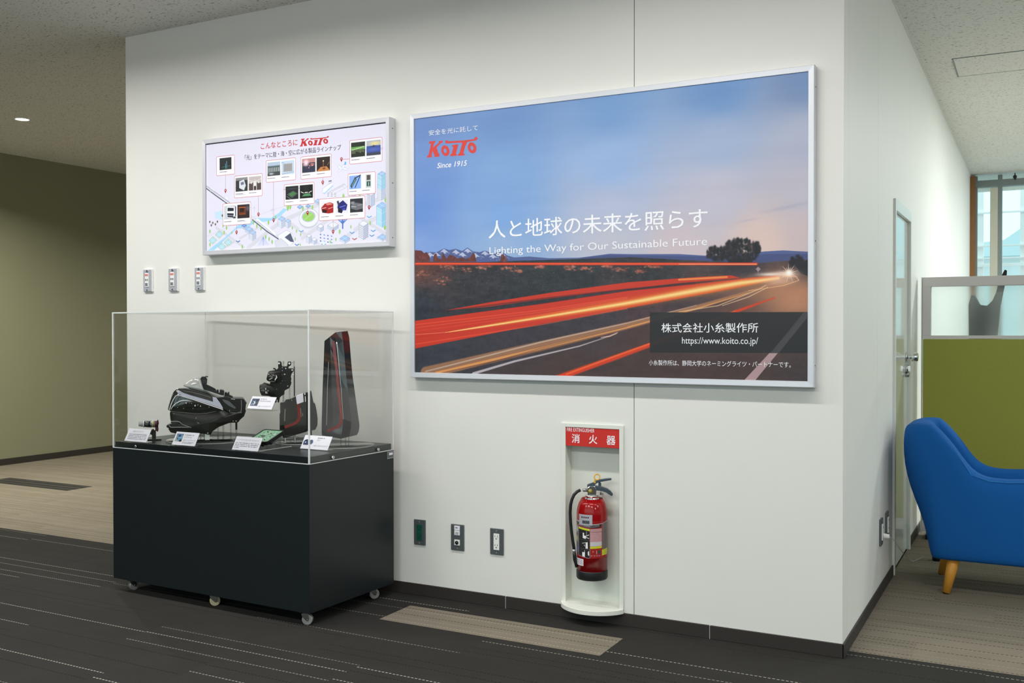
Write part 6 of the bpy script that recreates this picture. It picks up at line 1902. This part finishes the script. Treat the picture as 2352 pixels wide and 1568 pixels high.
def face9(x, y):
    """spot on the left facet of the tall lamp at close-up px, just above its surface"""
    a, b = fr.at(*c9(x, y), 0.0)
    best = 0
    for i in range(len(rowsT) - 1):
        if rowsT[i][0][1] <= y <= rowsT[i + 1][0][1] or i == len(rowsT) - 2:
            f = min(1, max(0, (y - rowsT[i][0][1]) / (rowsT[i + 1][0][1] - rowsT[i][0][1])))
            lx = rowsT[i][0][0] * (1 - f) + rowsT[i + 1][0][0] * f; rx_ = rowsT[i][1][0] * (1 - f) + rowsT[i + 1][1][0] * f
            h_ = (x - lx) / (rx_ - lx)
            yy = (yl_ + (0.003 - yl_) * h_ * 2) if h_ < 0.5 else (0.003 + (yr_ - 0.003) * (h_ - 0.5) * 2)
            if h_ > 1:
                yy = yr_ + (h_ - 1) * 0.03
            break
    yy -= 0.003
    a, b = fr.at(*c9(x, y), yy)
    return Vector((a, yy, b))


def band9(pts, w0, m, nm):
    P3 = [face9(*p) for p in pts]; vs = []
    for i, p in enumerate(P3):
        d = (P3[min(i + 1, len(P3) - 1)] - P3[max(0, i - 1)]).normalized(); nrm = Vector((0, -1, 0)); s = d.cross(nrm).normalized()
        w_ = (w0[i] if isinstance(w0, list) else w0) / 2
        vs += [tuple(p - s * w_), tuple(p + s * w_)]
    n = len(vs); vs = vs + [(a, b + 0.004, c) for a, b, c in vs]; fs = []
    for i in range(len(P3) - 1):
        k = 2 * i; fs += [(k, k + 1, k + 3, k + 2), (k, k + 2, k + 2 + n, k + n), (k + 1, k + 1 + n, k + 3 + n, k + 3)]
    return MB(fr).add(vs, fs).build(nm, m, t)


band9([(438, 250), (450, 340), (462, 460), (476, 560), (488, 680), (500, 820), (514, 960), (530, 1100), (540, 1200), (545, 1280), (532, 1350), (490, 1395), (420, 1425), (358, 1448)],
      [0.011, 0.013, 0.013, 0.012, 0.012, 0.012, 0.0115, 0.0115, 0.012, 0.013, 0.014, 0.013, 0.012, 0.013], MT['lens_red'], 'light_strip')
band9([(468, 140), (486, 280), (508, 500), (524, 700), (545, 900), (560, 1120), (572, 1290)], [0.0045, 0.0045, 0.0035, 0.003, 0.0022, 0.0018, 0.0016], MT['lens_clear'], 'ridge_highlight')  # reflection along the ridge drawn as a pale strip
band9([(376, 525), (368, 680), (360, 900), (354, 1150), (348, 1370)], 0.0022, MT['lens_clear'], 'highlight_line')  # highlight on the left facet drawn as a pale line
base_disc(-0.155, 0.41, 0.143, t)
rb = MB(fr); zl = L9[-1][2][2]
for u in (783, 794, 801):
    a, b = fr.at(u, 995, 0.05); rb.cyl((a, 0.05, 0.005), (a, 0.05, b + 0.03), 0.0026, n=10)
rb.build('stand_rods', MT['acrylic2'], t)

# ---- 6 control unit: circuit board in a black tray, tilted on a clear support
cT = lambda x, y: (520 + x / 11.76, 960 + y / 11.76)


def on_b(b, u, v):
    d = ray(u, v); q = (BO - CAM).dot(BOX.ey) + b
    return CAM + d * (q / d.dot(BOX.ey))


pR = on_b(0.10, *cT(1090, 655)); pL = on_b(0.10, *cT(690, 560)); pT = on_b(0.215, *cT(1440, 322))
eu = (pR - pL); eu = BOX.ex.copy()
ev = (pT - pR); ev = (ev - eu * ev.dot(eu)); LV = ev.length; ev.normalize()
nu = eu.cross(ev)
LU = 0.125
org = pR - eu * LU
fr = Frame(org, eu, ev, nu)
t = thing('control_unit', 'green circuit board in a black tray behind the third white card', 'control unit', tuple(BOX.w(-0.36, 0.12, BZP)))
def rrect(x0, x1, y0, y1, r, n=4):
    pts = []
    for cx, cy, a0 in ((x1 - r, y0 + r, -PI / 2), (x1 - r, y1 - r, 0), (x0 + r, y1 - r, PI / 2), (x0 + r, y0 + r, PI)):
        pts += [(cx + r * math.cos(a0 + PI / 2 * k / n), cy + r * math.sin(a0 + PI / 2 * k / n)) for k in range(n + 1)]
    return pts
MB(fr).slab(rrect(0, LU, 0, LV, 0.014), -0.016, -0.003).build('tray', MT['black'], t, bevel=0.001)
o1 = rrect(0, LU, 0, LV, 0.014); o2 = rrect(0.005, LU - 0.005, 0.005, LV - 0.005, 0.010); n = len(o1)
mb = MB(fr); vs = [(a, b, -0.003) for a, b in o1] + [(a, b, 0.001) for a, b in o1] + [(a, b, 0.001) for a, b in o2] + [(a, b, -0.003) for a, b in o2]; fs = []
for i in range(n):
    j = (i + 1) % n
    fs += [(i, j, j + n, i + n), (i + n, j + n, j + 2 * n, i + 2 * n), (i + 2 * n, j + 2 * n, j + 3 * n, i + 3 * n)]
mb.add(vs, fs).build('tray_rim', MT['black'], t)
bd = MB(fr).slab(rrect(0.005, LU - 0.005, 0.005, LV - 0.005, 0.010), -0.003, -0.0015).build('circuit_board', MT['pcb'], t)
g = random.Random(5)
MB(fr).box(0.046, 0.060, 0.052, 0.064, -0.0015, 0.0005).build('chip', MT['chip'], bd)
for k in range(46):
    x = g.uniform(0.012, LU - 0.016); y = g.uniform(0.012, LV - 0.016); w_ = g.uniform(0.0015, 0.006)
    MB(fr).box(x, x + w_, y, y + w_ * g.uniform(0.5, 1.2), -0.0015, g.uniform(0.0, 0.001)).build('component', g.choice([MT['chip'], MT['card'], MT['lens_clear'], MT['dark']]), bd)
for x, y in ((0.10, -0.003), (0.05, -0.004), (LU, 0.02), (0.02, LV)):
    MB(fr).slab(rrect(x - 0.010, x + 0.008, y - 0.006, y + 0.006, 0.003), -0.018, -0.008).build('mounting_tab', MT['black'], t)
# support: clear foot with an edge-lit rib
sp = MB(BOX); fb = fr.w(LU, 0.01, -0.016); ft = fr.w(LU, LV - 0.01, -0.016)
la = (fb - BO).dot(BOX.ex); lb0 = (fb - BO).dot(BOX.ey); lb1 = (ft - BO).dot(BOX.ey)
for xx in (la - 0.02, la - 0.10):
    sp.add([(xx, lb0, BZP), (xx, lb1, BZP), (xx, lb1, ft.z - 0.001), (xx, lb0, fb.z - 0.001), (xx + 0.003, lb0, BZP), (xx + 0.003, lb1, BZP), (xx + 0.003, lb1, ft.z - 0.001), (xx + 0.003, lb0, fb.z - 0.001)],
           [(0, 1, 2, 3), (4, 7, 6, 5), (0, 4, 5, 1), (1, 5, 6, 2), (2, 6, 7, 3), (3, 7, 4, 0)])
sp.build('support', MT['acrylic2'], t)
MB(BOX).box(-0.338, -0.334, 0.055, 0.258, BZP, BZP + 0.003).build('support_edge', MT['acr_edge'], t)

# ---- socket plates on the side wall
for k, (y0, y1, lab) in enumerate([(4.905, 4.985, 'nearer side-wall socket plate with a plug and thin cable'), (5.105, 5.185, 'farther side-wall socket plate next to the door frame')]):
    t = thing('wall_socket', lab, 'socket', (XR, (y0 + y1) / 2, 0.24), None)
    fs_ = Frame((XR, (y0 + y1) / 2, 0.303), (0, 1, 0), (-1, 0, 0))
    MB(fs_).box(-0.036, 0.036, -0.009, 0, -0.063, 0.063).build('face_plate', MT['sock_plate'], t, bevel=0.002)
    MB(fs_).box(-0.015, 0.015, -0.014, -0.008, -0.038, 0.038).build('socket_insert', MT['white'], t, bevel=0.001)
    for dz in (0.02, -0.02):
        slot = MB(fs_).box(-0.008, -0.006, -0.0148, -0.0138, dz, dz + 0.008).box(0.006, 0.008, -0.0148, -0.0138, dz, dz + 0.008).build('slot', MT['dark'], t)
    MB(fs_).cyl((0, -0.009, 0.053), (0, -0.0105, 0.053), 0.003, n=10).build('screw', MT['chrome'], t)
    MB(fs_).cyl((0, -0.009, -0.053), (0, -0.0105, -0.053), 0.003, n=10).build('screw', MT['chrome'], t)
pg = thing('power_cable', 'grey plug with a thin cable hanging from the side-wall socket to the floor', 'cable', (XR + 0.02, 4.945, 0.28))
MB().cyl((XR + 0.015, 4.945, 0.285), (XR + 0.042, 4.945, 0.285), 0.013, 0.010, n=14).build('plug', MT['white'], pg, bevel=0.002)
pth = [(XR + 0.040, 4.945, 0.283), (XR + 0.050, 4.97, 0.272)]
for i in range(16):
    f = i / 15
    pth.append((lerp(XR + 0.052, -0.600, f), lerp(4.99, 5.74, f), lerp(0.266, 0.004, f) - 0.012 * math.sin(f * PI)))
pth += [(-0.585, 5.80, 0.003), (-0.56, 5.90, 0.003)]
MB().tube(pth, 0.0014, n=8).build('cord', MT['grey_plate'], pg)

# ---- partition screen
PY = 6.5; px0 = -0.631; px1 = 0.72; ptop = 1.577
t = thing('partition_screen', 'office partition with frosted top window and olive green fabric panel', 'partition', ((px0 + px1) / 2, PY, 0))
MB().box(px0, px1, PY, PY + 0.05, ptop - 0.057, ptop).box(px0, px0 + 0.048, PY, PY + 0.05, 1.224, ptop - 0.057).box(px1 - 0.048, px1, PY, PY + 0.05, 1.224, ptop - 0.057).build('frame', MT['part_frame'], t, bevel=0.002)
MB().box(px0, px1, PY - 0.001, PY + 0.05, 1.204, 1.224).build('middle_rail', MT['part_frame'], t, bevel=0.002)
MB().box(px0 + 0.048, px1 - 0.048, PY + 0.010, PY + 0.014, 1.224, ptop - 0.057).build('frosted_pane', MT['frost'], t)
MB().box(px0 + 0.004, px1 - 0.004, PY - 0.002, PY + 0.048, 0.10, 1.203).build('fabric_panel', MT['green_fab'], t, bevel=0.004)
MB().box(px0 - 0.006, px0 - 0.001, PY - 0.004, PY + 0.054, 0.02, ptop + 0.001).build('edge_post', MT['door_frame'], t, bevel=0.001)
MB().box(px0, px1, PY + 0.002, PY + 0.048, 0.03, 0.10).build('kick_rail', MT['part_frame'], t, bevel=0.002)
for x in (px0 + 0.03, px1 - 0.06):
    MB().box(x, x + 0.03, PY - 0.10, PY + 0.15, 0.0, 0.03).build('foot', MT['black'], t, bevel=0.003)

# ---- dark object behind the frosted pane
fr = Frame((-0.42, PY + 0.11, 0))
p_ = lambda u, v: fr.at(u, v, 0.0)
t = thing('slanted_stand', 'dark shape with a tall slanted post blurred behind the frosted glass', 'object', (-0.42, PY + 0.11, 0))
MB(fr).prism([p_(2226, 800), p_(2225, 700), p_(2232, 676), p_(2240, 678), p_(2252, 700), p_(2268, 702), p_(2280, 690), p_(2288, 672), p_(2300, 680), p_(2295, 740), p_(2288, 800)], -0.03, 0.03).build('body', MT['dark'], t, bevel=0.006)
MB(fr).prism([p_(2284, 690), p_(2293, 650), p_(2303, 628), p_(2308, 619), p_(2313, 621), p_(2312, 636), p_(2306, 665), p_(2299, 700)], -0.012, 0.012).build('slanted_post', MT['dark'], t, bevel=0.003)
zz = p_(2260, 798)[1]
MB(fr).cyl((0.02, 0, 0.02), (0.02, 0, zz + 0.05), 0.02, n=14).build('column', MT['dark'], t)
MB(fr).box(-0.14, 0.18, -0.03, 0.14, 0, 0.015).build('foot', MT['dark'], t)


# ---- blue armchair


AX0, AYN, AYF = -0.592, 5.085, 5.60
t = thing('armchair', 'blue felt tub armchair with wooden legs beside the door', 'armchair', (-0.1, 5.5, 0))
# plan path of the shell, from the front of the near arm round the back to the front of the far arm
path = []
xb = AX0 + 0.080; rc = 0.085; th2 = 0.075
yn = AYN + th2; yf = AYF - th2
for f in np.linspace(0, 1, 12):
    path.append((lerp(0.42, xb + rc * 0.9, f), yn, (0, -1)))
for k in range(1, 8):
    a = k / 8 * PI / 2
    path.append((xb + rc * 0.9 - rc * math.sin(a), yn + rc * (1 - math.cos(a)), (-math.sin(a), -math.cos(a))))
for f in np.linspace(0, 1, 10):
    path.append((xb - rc * 0.1, lerp(yn + rc, yf - rc, f), (-1, 0)))
for k in range(1, 8):
    a = k / 8 * PI / 2
    path.append((xb + rc * 0.9 - rc * math.cos(a), yf - rc + rc * math.sin(a), (-math.cos(a), math.sin(a))))
for f in np.linspace(0, 1, 12):
    path.append((lerp(xb + rc * 0.9, 0.42, f), yf, (0, 1)))


def top_h(x):
    """height of the rim over the chair's depth: high back sweeping down to the arms"""
    pts = [(-0.60, 0.765), (-0.55, 0.797), (-0.50, 0.810), (-0.45, 0.807), (-0.41, 0.786), (-0.37, 0.738), (-0.33, 0.668), (-0.30, 0.612), (-0.275, 0.582), (-0.24, 0.566), (-0.15, 0.560), (-0.06, 0.568), (0.2, 0.58), (0.5, 0.585)]
    for (a, za), (b, zb) in zip(pts, pts[1:]):
        if x <= b:
            return lerp(za, zb, max(0, (x - a) / (b - a)))
    return pts[-1][1]


def shell_section(x, y, n):
    h = top_h(x); T = 0.078
    lean = 0.0
    back = 1 if n[0] < -0.3 else 0
    prof = [(-0.055, 0.20), (0.030, 0.154), (0.062, 0.172), (0.070, 0.30), (0.078, 0.45 if h < 0.7 else 0.55), (0.074, h - 0.045), (0.055, h - 0.012), (0.015, h + 0.002), (-0.035, h - 0.006), (-0.066, h - 0.035), (-0.074, h - 0.12), (-0.07, 0.34)]
    out = []
    for o_, z in prof:
        tilt = -(0.20 * max(0.0, -n[0])) * (1 - min(1, (z - 0.15) / 0.45)) ** 1.6
        oo = o_ + tilt * 1.0
        out.append((x + n[0] * oo, y + n[1] * oo, z))
    return out


mb = MB(); vs = []; np_ = 12
for x, y, n in path:
    vs += shell_section(x, y, n)
fs = []
for i in range(len(path) - 1):
    for k in range(np_):
        fs.append((i * np_ + k, (i + 1) * np_ + k, (i + 1) * np_ + (k + 1) % np_, i * np_ + (k + 1) % np_))
fs.append(list(range(np_))); fs.append([(len(path) - 1) * np_ + k for k in range(np_)][::-1])
sh_ = mb.add(vs, fs, 0, True).build('shell', MT['blue'], t)
ss_ = sh_.modifiers.new('round', 'SUBSURF'); ss_.levels = 2; ss_.render_levels = 2
cu = MB().box(AX0 + 0.20, 0.40, AYN + 0.13, AYF - 0.13, 0.18, 0.40).build('seat_cushion', MT['blue'], t, bevel=0.04, seg=4)
bs = MB().box(AX0 + 0.26, 0.40, AYN + 0.06, AYF - 0.06, 0.165, 0.22).build('seat_base', MT['blue'], t, bevel=0.02, seg=3)
# raised seam along the near rim and the joint of arm and back
rim = []
for x, y, n in path[:11]:
    h = top_h(x); rim.append((x + n[0] * 0.060, y + n[1] * 0.060, h - 0.010))
MB().tube(rim, 0.0022, n=8).build('rim_seam', MT['blue_pipe'], t)
MB().tube([(-0.272, AYN + 0.010, 0.562), (-0.284, AYN + 0.003, 0.535), (-0.297, AYN + 0.0005, 0.50), (-0.308, AYN + 0.0005, 0.46)], 0.0011, n=6).build('joint_seam', MT['seam_dark'], t)
for x, y, dx, dy in [(-0.352, 5.165, -0.036, -0.03), (-0.395, 5.50, -0.045, 0.03), (0.34, 5.165, 0.035, -0.03), (0.34, 5.50, 0.035, 0.03)]:
    MB().cyl((x, y, 0.19), (x + dx, y + dy, 0.004), 0.030, 0.018, n=20).cyl((x + dx, y + dy, 0.004), (x + dx * 1.02, y + dy * 1.02, 0.0), 0.017, 0.016, n=16, mi=1).build('leg', [MT['wood'], MT['black']], t)
# small dark caster seen under the chair
t = thing('floor_glide', 'small dark knob lying under the back of the blue armchair', 'knob', (-0.49, 5.845, 0))
MB().lathe([(0, 0), (0.022, 0), (0.024, 0.02), (0.018, 0.04), (0, 0.042)], (-0.49, 5.845, 0), 20).build('knob', MT['black'], t)
